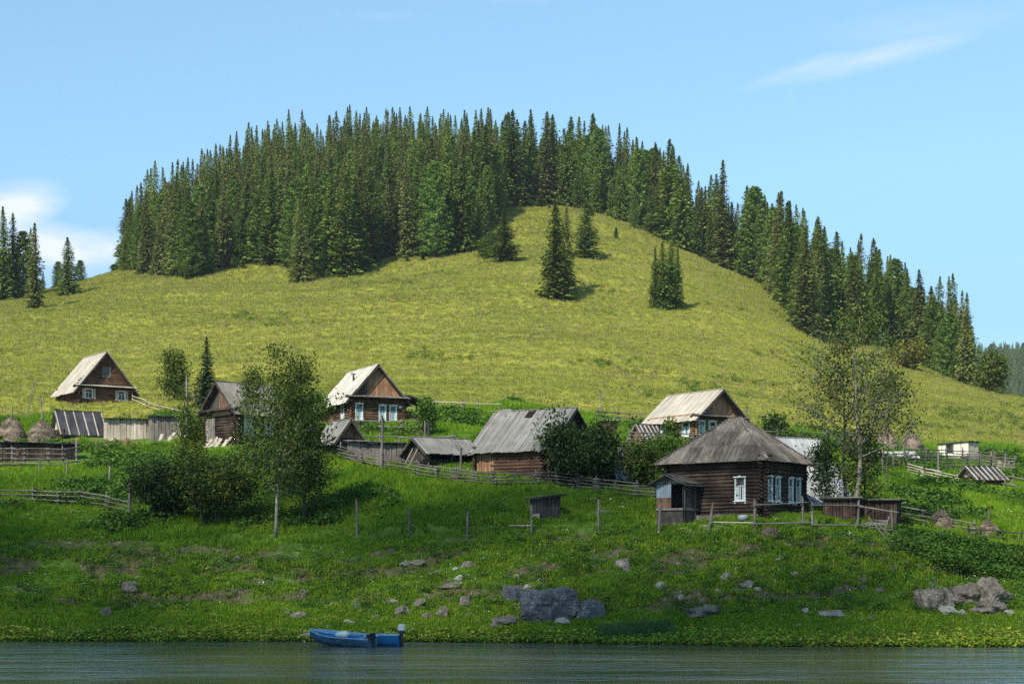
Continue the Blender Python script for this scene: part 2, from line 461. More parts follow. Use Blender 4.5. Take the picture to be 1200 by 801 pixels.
M_['roof_board_pale'] = wood('pale_roof_boards', (.25,.22,.175), (.39,.35,.285), (.51,.47,.39), (1.4, 5, 3), .2, .2, .7)
M_['tar'] = wood('tar_felt', (.025,.026,.03), (.04,.042,.048), (.065,.067,.075), (2, 2, 2), .15)
M_['white_paint'] = wood('old_white_paint', (.42,.44,.43), (.58,.60,.59), (.70,.72,.71), (1, 3, 3), .1, .08)
M_['blue_paint'] = wood('pale_blue_paint', (.28,.45,.52), (.42,.60,.68), (.60,.74,.78), (1, 3, 3), .1, .1)
M_['blue_door'] = wood('faded_blue_boards', (.10,.14,.17), (.18,.24,.28), (.28,.33,.36), (1, 3, 3), .1, .1)
M_['hut_white'] = wood('cream_wall', (.52,.48,.38), (.68,.64,.53), (.76,.73,.63), (2, 2, 2), .1, .06)
M_['boat_blue'] = wood('blue_boat_paint', (.018,.055,.11), (.035,.095,.17), (.08,.16,.24), (1, 3, 3), .15, .05, 1.5)
M_['boat_blue2'] = wood('bright_blue_boat_paint', (.012,.10,.26), (.018,.14,.36), (.04,.2,.42), (1, 3, 3), .15, .05, 1.5)
M_['boat_in'] = wood('light_blue_boat_inside', (.10,.22,.36), (.17,.33,.48), (.32,.46,.58), (1, 3, 3), .15, .05, 1.5)
M_['dark_metal'] = wood('dark_metal', (.015,.015,.017), (.03,.03,.033), (.06,.06,.065), (2, 2, 2), .1)
M_['white_plastic'] = wood('off_white_plastic', (.55,.53,.47), (.66,.64,.58), (.74,.72,.66), (2, 2, 2), .02, .05)
M_['hay'] = wood('old_hay', (.09,.07,.05), (.19,.15,.11), (.30,.25,.19), (9, 9, 9), .6, .2, 2.0)
def glass():
    m, t = newmat('window_glass')
    g = N(t, 'ShaderNodeNewGeometry')
    n = noise(t, g.outputs['Position'], 2.5, 2)
    col = ramp(t, n, [(0.42, (.012,.014,.016)), (0.62, (.05,.055,.055))])
    finish(t, col, 0.08, n, 0.05, 0.02, 0.6)
    return m
M_['glass'] = glass()
def curtain():
    m, t = newmat('window_curtain')
    tcn = N(t, 'ShaderNodeTexCoord')
    n = noise(t, mapped(t, tcn.outputs['Object'], (30, 30, 1)), 1.0, 2)
    col = ramp(t, n, [(0.4, (.30,.33,.33)), (0.6, (.55,.58,.57))])
    finish(t, col, 0.7); return m
M_['curtain'] = curtain()
def rockm(name, a, b, c):
    m, t = newmat(name)
    g = N(t, 'ShaderNodeNewGeometry'); oi = N(t, 'ShaderNodeObjectInfo')
    n1 = noise(t, g.outputs['Position'], 1.6, 6, 0.7)
    n2 = noise(t, g.outputs['Position'], 9.0, 5, 0.7)
    f = math_(t, 'ADD', math_(t, 'MULTIPLY', n1, 0.55), math_(t, 'MULTIPLY', n2, 0.45))
    col = ramp(t, f, [(0.36, a), (0.5, b), (0.63, c)])
    sepn = N(t, 'ShaderNodeSeparateXYZ'); t.links.new(g.outputs['Normal'], sepn.inputs[0])
    moss = math_(t, 'MULTIPLY', math_(t, 'GREATER_THAN', math_(t, 'ADD', math_(t, 'MULTIPLY', sepn.outputs[2], 0.5), n1), 0.99), 0.65)
    col = mixc(t, moss, col, (.07,.085,.03))
    finish(t, hsv(t, col, math_(t, 'ADD', .8, math_(t, 'MULTIPLY', oi.outputs['Random'], .4))), 0.9, f, 0.9, 0.08, 0.2)
    return m
M_['rock'] = rockm('grey_rock', (.055,.046,.036), (.145,.126,.10), (.31,.275,.23))
M_['rock_blue'] = rockm('blue_grey_rock', (.035,.038,.043), (.085,.092,.102), (.24,.245,.25))
M_['rock_pale'] = rockm('pale_rock', (.15,.14,.12), (.27,.255,.22), (.42,.40,.35))

# ------------------------------------------------------------------ ground: one sheet from the river bed over the hill to the horizon
def olive(X, Y):
    px = 600+FPX*X/np.maximum(Y, 5)
    return fbm(X/3.2, Y/1.5, 57, 4)+np.interp(px, [0, 300, 430, 560, 800, 1000, 1200], [.02, -.08, -.04, .08, .14, .18, .10])
def zones(X, Y, Z):
    px = 600+FPX*X/np.maximum(Y, 5)
    yb = np.interp(px, [0,120,215,260,340,450,600,700,760,900,1000,1050,1200], [172,172,170,152,152,160,186,176,165,168,172,190,205])
    n = fbm(X/8, Y/10, 41, 4)
    meadow = sstep(-6, 8, Y-yb+n*14)
    # bare, stony places on the steep bank, more of them to the right
    amt = np.interp(px, [0,200,420,520,700,900,1100,1200], [.27,.2,.2,.36,.40,.46,.42,.3])
    band = sstep(1.0, 1.9, Z)*(1-sstep(5.4, 6.3, Z))*(1-sstep(104, 108, Y))
    d = fbm(X/3.4, Y/1.7, 51, 4)
    s_ = fbm(X/7+fbm(X/3, Y/3, 33, 2)*.5, Y/2.6, 31, 3)
    scarp = (1-sstep(.035, .10, np.abs(s_)))*sstep(-.25, .15, fbm(X/5, Y/4, 37, 2)+amt*.5)
    dirt = np.clip(band*sstep(0.22, 0.42, d*0.95+amt) + band*scarp*.95, 0, 1)
    ol = band*sstep(.0, .14, olive(X, Y))
    dirt = np.maximum(dirt, .8*ol)
    shore = (1-sstep(0.55, 1.5, Z+fbm(X/3, Y/3, 61, 3)*0.6))*(Y < 100)
    return meadow, dirt, shore
def build_ground():
    pgx = np.concatenate([np.linspace(-2600, -450, 18), np.linspace(-400, -60, 22), np.linspace(-40, 1240, 427), np.linspace(1260, 1600, 22), np.linspace(1650, 3800, 18)])
    yg = np.concatenate([[6, 30, 55, 70, 78], np.linspace(80, 112, 190), np.linspace(112.5, 210, 150), np.exp(np.linspace(math.log(211.5), math.log(640), 110)), np.exp(np.linspace(math.log(660), math.log(4000), 32))])
    PX, YY = np.meshgrid(pgx, yg)
    XX = (PX-600)*YY/FPX
    # near rows spread sideways too, so the sheet is wide beside the camera
    XX = XX + np.sign(XX)*np.maximum(0, 80-YY)*np.abs((PX-600)/1500)
    ZZ = H(XX, YY)
    nr, nc = XX.shape
    v = np.stack([XX, YY, ZZ], -1).reshape(-1, 3)
    i = np.arange(nr*nc).reshape(nr, nc)
    f = np.stack([i[:-1, :-1], i[:-1, 1:], i[1:, 1:], i[1:, :-1]], -1).reshape(-1, 4)
    me = np_mesh('ground', v, f, True)
    mz, dz, sz = zones(XX.ravel(), YY.ravel(), ZZ.ravel())
    for nm, arr in (('meadow', mz), ('dirt', dz), ('shore', sz)):
        a = me.attributes.new(nm, 'FLOAT', 'POINT'); a.data.foreach_set('value', np.asarray(arr, np.float32))
    m, t = newmat('ground')
    g = N(t, 'ShaderNodeNewGeometry'); pos = g.outputs['Position']
    def at(nm): return N(t, 'ShaderNodeAttribute', attribute_name=nm).outputs['Fac']
    nbig = noise(t, pos, 0.035, 5, 0.6); nmid = noise(t, pos, 0.25, 5, 0.65); nfine = noise(t, pos, 2.2, 5, 0.7); nvf = noise(t, pos, 9, 3, 0.7)
    # dry hay meadow
    f1 = math_(t, 'ADD', math_(t, 'MULTIPLY', nbig, 0.45), math_(t, 'ADD', math_(t, 'MULTIPLY', nmid, 0.3), math_(t, 'MULTIPLY', nfine, 0.25)))
    mead = ramp(t, f1, [(0.38, (.15,.18,.022)), (0.47, (.22,.24,.032)), (0.55, (.29,.285,.042)), (0.64, (.35,.31,.06))])
    mead = mixc(t, math_(t, 'MULTIPLY', math_(t, 'GREATER_THAN', nfine, 0.60), 0.3), mead, (.13,.15,.03))
    lush = ramp(t, math_(t, 'ADD', math_(t, 'MULTIPLY', nmid, 0.55), math_(t, 'MULTIPLY', nfine, 0.45)), [(0.36, (.04,.09,.012)), (0.5, (.075,.15,.016)), (0.62, (.13,.20,.03))])
    dirt = ramp(t, math_(t, 'ADD', math_(t, 'MULTIPLY', nfine, 0.6), math_(t, 'MULTIPLY', nvf, 0.4)), [(0.36, (.035,.026,.014)), (0.5, (.085,.066,.036)), (0.62, (.18,.15,.10))])
    shore = ramp(t, nfine, [(0.35, (.10,.15,.018)), (0.65, (.21,.25,.04))])
    col = mixc(t, at('meadow'), lush, mead)
    col = mixc(t, at('shore'), col, shore)
    dn = math_(t, 'MULTIPLY', at('dirt'), ramp(t, nfine, [(0.34, (0, 0, 0)), (0.47, (1, 1, 1))]))
    col = mixc(t, dn, col, dirt)
    finish(t, col, 0.95, nfine, 0.6, 0.25, 0.1)
    put('ground', me, m)['kind'] = 'structure'
build_ground()

# ------------------------------------------------------------------ river
def build_water():
    m, t = newmat('river_water')
    g = N(t, 'ShaderNodeNewGeometry'); pos = g.outputs['Position']
    w1 = noise(t, mapped(t, pos, (0.5, 1.5, 1)), 1.5, 5, 0.62, 0.6)
    w2 = noise(t, mapped(t, pos, (0.06, 0.33, 1)), 1.0, 3, 0.5, 0.3)
    w3 = noise(t, mapped(t, pos, (1.6, 3.2, 1)), 2.0, 3, 0.6)
    h = math_(t, 'ADD', math_(t, 'MULTIPLY', w1, 0.55), math_(t, 'MULTIPLY', w3, 0.10))
    calm = ramp(t, w2, [(0.40, (.35,.35,.35)), (0.62, (1, 1, 1))])
    w4 = noise(t, mapped(t, pos, (.55, .95, 1)), 1.0, 3, .55, 1.2)
    w5 = noise(t, mapped(t, pos, (.12, .30, 1)), 1.0, 3, .6, .8)
    h = math_(t, 'ADD', h, math_(t, 'MULTIPLY', w4, 1.5))
    h = math_(t, 'MULTIPLY', h, calm)
    h = math_(t, 'MULTIPLY', h, ramp(t, w5, [(.36, (.45,.45,.45)), (.66, (1.1,1.1,1.1))]))
    b = finish(t, (.072,.080,.042), 0.12, h, 1.0, 0.12, 0.5)
    b.inputs['IOR'].default_value = 1.333
    xs = np.linspace(-400, 400, 81); ys = np.linspace(-150, 100, 51)
    XX, YY = np.meshgrid(xs, ys); n = len(xs)
    v = np.stack([XX, YY, XX*0+0.0], -1).reshape(-1, 3)
    i = np.arange(XX.size).reshape(XX.shape)
    f = np.stack([i[:-1, :-1], i[:-1, 1:], i[1:, 1:], i[1:, :-1]], -1).reshape(-1, 4)
    o = put('river_water', np_mesh('river_water', v, f, True), m); o['kind'] = 'structure'
build_water()

# ------------------------------------------------------------------ trees
def cone_trunk(Hh, r0, n=7, bend=0.0):
    mb = MB(); k = 6
    mb.tube([(bend*math.sin(i/k*2), 0, Hh*i/k-0.3*(i == 0)) for i in range(k+1)], [max(r0*(1-i/k)**0.8, 0.015) for i in range(k+1)], n)
    return mb.mesh('trunk', True)
def sprays(cs, ds, ls, ws, rs, roll=1.0):
    """diamond sprays: centres, directions, lengths, widths -> verts, faces"""
    cs = np.asarray(cs); ds = np.asarray(ds); n = len(cs)
    ds /= np.linalg.norm(ds, axis=1)[:, None]
    up = np.tile([0, 0, 1.0], (n, 1)) + rs.normal(0, roll*0.5, (n, 3))
    side = np.cross(ds, up); side /= np.maximum(np.linalg.norm(side, axis=1), 1e-6)[:, None]
    nrm = np.cross(side, ds)
    l = np.asarray(ls)[:, None]; w = np.asarray(ws)[:, None]
    a = cs - ds*l*0.5; b = cs + side*w*0.5 - nrm*w*0.12; c = cs + ds*l*0.5; d = cs - side*w*0.5 - nrm*w*0.12
    v = np.stack([a, b, c, d], 1).reshape(-1, 3)
    f = np.arange(n*4).reshape(n, 4)
    return v, f
def fir_mesh(seed, Hh=22.0, R0=2.3, step=0.36, per=12, dens=1.0, spike=0.12, skirt=0.0, ssz=1.0, gap=0.0):
    rs = np.random.RandomState(seed)
    cs = []; ds = []; ls = []; ws = []
    z = 0.3+skirt
    lean = rs.uniform(-.3, .3, 2)
    while z < Hh:
        q = z/Hh
        prof = (1-q)**0.68 * (0.86+0.14*math.sin(q*19+seed)) if q < 1-spike else (1-q)*1.0*(spike**0.68/spike)*0.8
        rad = R0*prof*(rs.uniform(.82, 1.12)) + 0.10
        if gap and rs.rand() < gap: rad *= 0.45
        nb = max(4, int(per*(0.45+0.65*prof)))
        az0 = rs.uniform(0, 6.28)
        for k in range(nb):
            az = az0+2*math.pi*k/nb+rs.normal(0, .22)
            Lb = rad*rs.uniform(.68, 1.15)
            ns = max(2, int(Lb/0.30*dens))
            droop = -0.30*(1-q)-0.05
            for s in range(ns):
                tq = (s+0.75)/ns
                r = Lb*tq
                zz = z+droop*r+0.16*Lb*tq*tq+rs.normal(0, .06)
                cs.append([r*math.cos(az)+lean[0]*q*q, r*math.sin(az)+lean[1]*q*q, zz])
                a2 = az+rs.normal(0, .55)
                ds.append([math.cos(a2), math.sin(a2), -0.75+0.3*tq+rs.normal(0, .3)])
                sz = (0.36+0.34*(1-q))*rs.uniform(.7, 1.35)*ssz
                ls.append(sz*1.15); ws.append(sz*0.62)
        z += step*(0.75+0.5*rs.rand())*(1.15-0.55*q)
    for k in range(6):
        cs.append([lean[0], lean[1], Hh-0.2*k]); ds.append([0.15*rs.normal(), 0.15*rs.normal(), 1]); ls.append(.6); ws.append(.22)
    v, f = sprays(cs, ds, ls, ws, rs)
    return np_mesh('crown', v, f)
def cedar_mesh(seed, Hh=20.0, R0=3.0):
    rs = np.random.RandomState(seed)
    cs = []; ds = []; ls = []; ws = []
    nb = 150
    for k in range(nb):
        q = (k+rs.rand())/nb
        z = Hh*(0.04+0.93*q)
        prof = math.sqrt(max(0.0, 1-q**2.4))*(0.72+0.28*(1-q))*(0.62+0.38*min(1, q*5+.3))
        az = k*2.399+rs.normal(0, .3)
        Lb = R0*prof*rs.uniform(.62, 1.12)+.25
        for c in range(3):
            tq = 1-0.3*c
            cx = Vector((math.cos(az), math.sin(az), 0))*Lb*tq
            cz = z+0.30*Lb*tq*tq-0.15
            cr = 0.66*(0.6+0.5*prof)
            for s in range(19):
                d = rs.normal(0, 1, 3); d /= np.linalg.norm(d)+1e-6; d[2] = abs(d[2])*0.8+0.15
                cs.append([cx.x+d[0]*cr*.7, cx.y+d[1]*cr*.7, cz+d[2]*cr*.6]); ds.append(list(d))
                sz = rs.uniform(.32, .58)
                ls.append(sz*1.2); ws.append(sz*.6)
    v, f = sprays(cs, ds, ls, ws, rs)
    return np_mesh('crown', v, f)

FIRS = [fir_mesh(100+i, 22, [2.7,3.1,2.5,2.9,3.4,2.2,3.0,2.6][i], spike=[.14,.1,.2,.12,.08,.22,.12,.16][i], gap=[0,.1,0,.08,0,.15,.05,0][i]) for i in range(8)]
CEDARS = [cedar_mesh(200+i, 20, [3.2,2.9,3.5][i]) for i in range(3)]
DEADFIR = fir_mesh(300, 22, 1.5, .8, 6, .7, .2, 3.0, .8, .3)
TRUNK22 = cone_trunk(21.5, 0.24)
TRUNK20 = cone_trunk(18.5, 0.3)
def conifer(name, label, kind, loc, h, mat, group=None, w=1.0, var=None, rz=None):
    t = thing(name, label, 'tree', (loc[0], loc[1], loc[2]-0.25), rnd.uniform(0, 6.28) if rz is None else rz, group)
    me = DEADFIR if kind == 'dead' else (CEDARS[var % 3] if kind == 'cedar' else FIRS[var % 8])
    base = 20.0 if kind == 'cedar' else 22.0
    s = h/base
    t.scale = (s*w, s*w, s)
    put('trunk', TRUNK20 if kind == 'cedar' else TRUNK22, M_['pale_bark'] if kind == 'dead' else M_['bark'], t)
    put('crown', me, mat, t)
    return t

# the forest edge along the hill, as (bearing, level of the tree feet)
EDGE = [(150,313),(180,318),(220,322),(262,312),(300,305),(340,304),(360,322),(385,322),(405,320),(440,303),(470,300),(505,300),(540,292),(560,288),(573,262),(588,242),(620,238),(650,238),(665,240),(700,248),(740,262),(780,280),(820,296),(850,306),(875,316),(900,335),(925,362),(945,388),(970,391),(1000,400),(1040,404),(1075,408),(1110,420),(1132,432)]
def forest():
    ex = np.array([e[0] for e in EDGE], float)
    ey = []
    for e in EDGE:
        ey.append(P(e[0], e[1]+3).y)
    ey = np.array(ey)
    spots = []
    cell = {}
    def ok(x, y, dmin):
        ci, cj = int(x//8), int(y//8)
        for a in range(ci-1, ci+2):
            for b in range(cj-1, cj+2):
                for (u, v) in cell.get((a, b), ()):
                    if (u-x)**2+(v-y)**2 < dmin*dmin: return False
        return True
    def addp(x, y):
        spots.append((x, y)); cell.setdefault((int(x//8), int(y//8)), []).append((x, y))
    # front row first
    for i in range(len(ex)-1):
        x0 = (ex[i]-600)*ey[i]/FPX; x1 = (ex[i+1]-600)*ey[i+1]/FPX
        dl = math.hypot(x1-x0, ey[i+1]-ey[i])
        n = max(1, int(dl/4.4))
        for k in range(n):
            t = (k+rnd.uniform(-.3, .3))/n
            x = x0+(x1-x0)*t; y = ey[i]+(ey[i+1]-ey[i])*t+rnd.uniform(-2.5, 4.0)
            if ok(x, y, 2.7): addp(x, y)
    nfront = len(spots)
    tries = 0
    while tries < 16000:
        tries += 1
        px = rnd.uniform(148, 1134)
        e = float(np.interp(px, ex, ey))
        dep = np.interp(px, [148, 300, 560, 600, 850, 1134], [60, 150, 150, 75, 75, 55])
        y = e + rnd.random()*dep
        x = (px-600)*y/FPX
        if ok(x, y, 4.6): addp(x, y)
    spots = [(x, y) for x, y in spots]
    front = spots[:nfront]; rest = sorted(spots[nfront:], key=lambda s: s[1]-float(np.interp(600+FPX*s[0]/s[1], ex, ey)))
    order = front+rest
    ind = order[:N_FOREST]; mass = order[N_FOREST:]
    cnt = {}
    for (x, y) in ind:
        px = 600+FPX*x/y
        z = Hs(x, y)
        r = rnd.random()
        front_row = (y-float(np.interp(px, ex, ey))) < 4
        h = float(np.interp(px, [150, 200, 300, 600, 900, 1060, 1134], [19, 21, 22, 25, 25, 22, 17]))*rnd.choice([rnd.uniform(.6, .88), rnd.uniform(.85, 1.05), rnd.uniform(.95, 1.13)])
        if 714 < px < 744: h *= .62
        elif 806 < px < 826: h *= .75
        zone = 'left flank' if px < 330 else ('rounded top' if px < 620 else ('right shoulder' if px < 880 else 'right ridge'))
        if r < 0.22:
            conifer('cedar_pine', 'bluish green cedar pine with a rounded crown in the forest on the hill %s' % zone, 'cedar', (x, y, z), h*rnd.uniform(.78, .95), M_['cedar'], 'cedar pines in the forest on the %s of the hill' % zone, rnd.uniform(.95, 1.35), rnd.randrange(3))
        elif r < 0.47:
            conifer('fir_tree', 'brownish green fir heavy with cones in the forest on the hill %s' % zone, 'fir', (x, y, z), h*1.03, M_['fir_brown'], 'brownish firs in the forest on the %s of the hill' % zone, rnd.uniform(1.15, 1.8), rnd.randrange(8))
        else:
            if front_row and rnd.random() < .3: h *= rnd.uniform(.5, .8)
            conifer('fir_tree', 'dark green spire shaped fir in the forest on the hill %s' % zone, 'fir', (x, y, z), h, M_['fir'], 'dark firs in the forest on the %s of the hill' % zone, rnd.uniform(1.2, 1.8), rnd.randrange(8))
    return mass
N_FOREST = 292

def scatter(name, pts, scl, rot, protos, label=None, cat=None, kind='stuff', tilt=0.0, wide=None):
    """one object: copies of small plant meshes set on points (geometry nodes)"""
    n = len(pts)
    me = bpy.data.meshes.new(name)
    me.vertices.add(n); me.vertices.foreach_set('co', np.asarray(pts, np.float32).ravel())
    a = me.attributes.new('scl', 'FLOAT_VECTOR', 'POINT')
    s3 = np.stack([scl*(1 if wide is None else wide)]*2+[scl], -1)
    a.data.foreach_set('vector', np.asarray(s3, np.float32).ravel())
    a = me.attributes.new('rot', 'FLOAT_VECTOR', 'POINT')
    r3 = np.stack([nrs.normal(0, tilt+1e-6, n), nrs.normal(0, tilt+1e-6, n), rot], -1)
    a.data.foreach_set('vector', np.asarray(r3, np.float32).ravel())
    a = me.attributes.new('pick', 'INT', 'POINT'); a.data.foreach_set('value', nrs.randint(0, len(protos), n).astype(np.int32))
    o = bpy.data.objects.new(name, me); C.objects.link(o)
    col = bpy.data.collections.new(name+'_kinds')
    for q, (pm, mt) in enumerate(protos):
        po = bpy.data.objects.new('%s_kind_%02d' % (name, q), pm)
        if len(pm.materials) == 0: pm.materials.append(mt)
        col.objects.link(po)
    ng = bpy.data.node_groups.new(name, 'GeometryNodeTree')
    ng.interface.new_socket('Geometry', in_out='INPUT', socket_type='NodeSocketGeometry')
    ng.interface.new_socket('Geometry', in_out='OUTPUT', socket_type='NodeSocketGeometry')
    gi = ng.nodes.new('NodeGroupInput'); go = ng.nodes.new('NodeGroupOutput')
    ip = ng.nodes.new('GeometryNodeInstanceOnPoints'); ci = ng.nodes.new('GeometryNodeCollectionInfo')
    ci.inputs['Collection'].default_value = col; ci.inputs['Separate Children'].default_value = True; ci.inputs['Reset Children'].default_value = True
    ip.inputs['Pick Instance'].default_value = True
    def na(nm, ty):
        q = ng.nodes.new('GeometryNodeInputNamedAttribute'); q.data_type = ty; q.inputs['Name'].default_value = nm; return q.outputs['Attribute']
    l = ng.links
    l.new(gi.outputs[0], ip.inputs['Points']); l.new(ci.outputs[0], ip.inputs['Instance'])
    l.new(na('pick', 'INT'), ip.inputs['Instance Index']); l.new(na('scl', 'FLOAT_VECTOR'), ip.inputs['Scale'])
    er = ng.nodes.new('FunctionNodeEulerToRotation'); l.new(na('rot', 'FLOAT_VECTOR'), er.inputs[0]); l.new(er.outputs[0], ip.inputs['Rotation'])
    l.new(ip.outputs[0], go.inputs[0])
    md = o.modifiers.new('scatter', 'NODES'); md.node_group = ng
    o['kind'] = kind
    if label: o['label'] = label
    if cat: o['category'] = cat
    return o

mass = forest()
if mass:
    mm = np.array([(x, y, Hs(x, y)-0.2) for x, y in mass])
    scatter('background_forest', mm, nrs.uniform(.85, 1.2, len(mm))*1.05, nrs.uniform(0, 6.28, len(mm)), [(FIRS[0], M_['fir']), (FIRS[2], M_['fir']), (FIRS[4], M_['fir']), (FIRS[6], M_['fir'])], 'mass of firs deep in the forest behind the crest of the hill', 'forest')

# firs that stand apart: (px, foot, top, kind, width, material, label)
def h_ok(n): return n < 85
LONE = [
 (4, 352, 243, 'fir', 1.1, 'fir', 'tall dark fir at the frame edge, leftmost of the small stand beside the hill'),
 (15, 350, 250, 'fir', 1.1, 'fir', 'dark fir second from the frame edge in the stand beside the hill'),
 (-8, 352, 248, 'fir', 1.2, 'fir', 'dark fir cut off by the left frame edge'),
 (27, 348, 270, 'cedar', .8, 'cedar', 'lighter cedar pine tucked behind the two dark firs of the left stand'),
 (35, 346, 268, 'fir', .8, 'fir', 'slender dark fir behind the bare-footed fir of the left stand'),
 (41, 361, 262, 'fir', 1.3, 'fir_brown', 'olive fir with thin lower branches, nearest of the left stand'),
 (50, 322, 300, 'fir', 1.2, 'fir', 'small dark fir low behind the left stand'),
 (68, 322, 292, 'cedar', 1.1, 'cedar', 'round topped cedar pine behind the lone fir with a long shadow, on its left'),
 (80, 346, 279, 'fir', 1.5, 'fir', 'lone pointed fir casting a long shadow on the meadow near the left stand'),
 (94, 317, 291, 'cedar', 1.2, 'cedar', 'round topped cedar pine behind the lone fir with a long shadow, on its right'),
 (352, 331, 226, 'fir', 1.15, 'fir_brown', 'brownish green fir standing forward of the forest edge with shrubs at its foot'),
 (592, 307, 248, 'fir', 1.9, 'fir', 'short pointed fir in the clearing below the hilltop beside a small round pine'),
 (575, 303, 272, 'cedar', 1.5, 'cedar', 'small round pine touching the pointed fir in the clearing below the hilltop'),
 (566, 302, 278, 'cedar', 1.3, 'fir', 'low dark shrubby pine left of the small round pine in the clearing'),
 (590, 240, 226, 'cedar', 1.3, 'cedar', 'tiny round pine on the skyline where the meadow meets the forest'),
 (652, 349, 237, 'fir', 1.7, 'fir', 'big dense fir alone on the upper meadow, casting a shadow to its right'),
 (664, 342, 240, 'fir', .95, 'fir_brown', 'brownish fir grown into the right side of the big dense fir on the upper meadow'),
 (687, 303, 233, 'fir', 1.6, 'fir', 'bushy fir with a bare dry tip, above and right of the big dense fir'),
 (768, 361, 290, 'fir', .95, 'fir', 'leftmost fir of the tight clump of four on the open slope'),
 (777, 362, 284, 'fir', 1.1, 'fir', 'second fir from the left in the tight clump of four on the open slope'),
 (786, 361, 284, 'fir', 1.1, 'fir', 'third fir from the left in the tight clump of four on the open slope'),
 (794, 359, 289, 'fir', 1.0, 'fir', 'rightmost fir of the tight clump of four on the open slope'),
 (722, 280, 267, 'cedar', .9, 'green_leaf', 'tiny green sapling alone on the slope right of the big dense fir'),
 (1117, 430, 338, 'fir', .9, 'fir_brown', 'tall brownish fir last in line on the right ridge beside a bare grey one'),
 (1109, 428, 343, 'dead', .9, 'dead_needles', 'bare grey dead fir last in line on the right ridge'),
]
for i, (px, py, top, kd, wd, mt, lb) in enumerate(LONE):
    p = P(px, py)
    wd *= 1.45 if h_ok(py-top) else 1.2
    h = (py-top)*p.y/FPX + .4
    conifer('cedar_pine' if kd == 'cedar' else 'fir_tree', lb, kd, p, h, M_[mt], None, wd, i)

# ------------------------------------------------------------------ shared unit pieces
def unit_log(seed, n=8):
    r = random.Random(seed); mb = MB(); k = 3
    rr = [0.5*r.uniform(.9, 1.06) for i in range(k+1)]
    pts = [(i/k, r.uniform(-.06, .06)*(0 < i < k), r.uniform(-.06, .06)*(0 < i < k)) for i in range(k+1)]
    mb.tube(pts, rr, n); return mb.mesh('log', True)
def unit_board(seed, j=.05):
    r = random.Random(seed); me = MB()
    vs = []
    for x in (0, 1):
        for y in (-.5, .5):
            for z in (-.5, .5): vs.append((x+r.uniform(-.012, .012), y*(1+r.uniform(-j*2, j)), z*(1+r.uniform(-j, j))))
    me.add(vs, [[0,1,3,2],[4,6,7,5],[0,4,5,1],[2,3,7,6],[0,2,6,4],[1,5,7,3]])
    return me.mesh('board')
def unit_sheet(waves=7, amp=1.0, n=4):
    """corrugated roofing sheet, x and y in 0..1, z in waves"""
    mb = MB(); k = waves*n
    vs = []
    for i in range(k+1):
        x = i/k; z = math.sin(2*math.pi*waves*x)*0.5*amp
        vs += [(x, 0, z), (x, 1, z), (x, 0, z-.55), (x, 1, z-.55)]
    fs = []
    for i in range(k):
        a = i*4; b = a+4
        fs += [[a, b, b+1, a+1], [a, a+2, b+2, b]]
    mb.add(vs, fs); return mb.mesh('roof_sheet', False)
LOGS = [unit_log(i) for i in range(5)]
BOARDS = [unit_board(i+20, .06) for i in range(6)]
POLE = [unit_log(i+50, 6) for i in range(5)]
SHEET = unit_sheet()
def seg(p, q, dy, dz, up=(0, 0, 1)):
    p = Vector(p); q = Vector(q); x = q-p
    s = Vector(up).cross(x)
    if s.length < 1e-4: s = Vector((0, 1, 0))
    s.normalize(); u = x.cross(s).normalized()
    m = Matrix.Identity(4)
    for i in range(3):
        m[i][0] = x[i]; m[i][1] = s[i]*dy; m[i][2] = u[i]*dz; m[i][3] = p[i]
    return m
def cm(me, m):
    """a shared mesh in one material each"""
    key = (me.name, m.name)
    if key not in _cm:
        c = me.copy(); c.materials.clear(); c.materials.append(m); _cm[key] = c
    return _cm[key]
_cm = {}
def piece(name, shapes, m, parent, mat4):
    o = bpy.data.objects.new(name, cm(rnd.choice(shapes), m)); C.objects.link(o)
    o.parent = parent; o.matrix_local = mat4
    return o

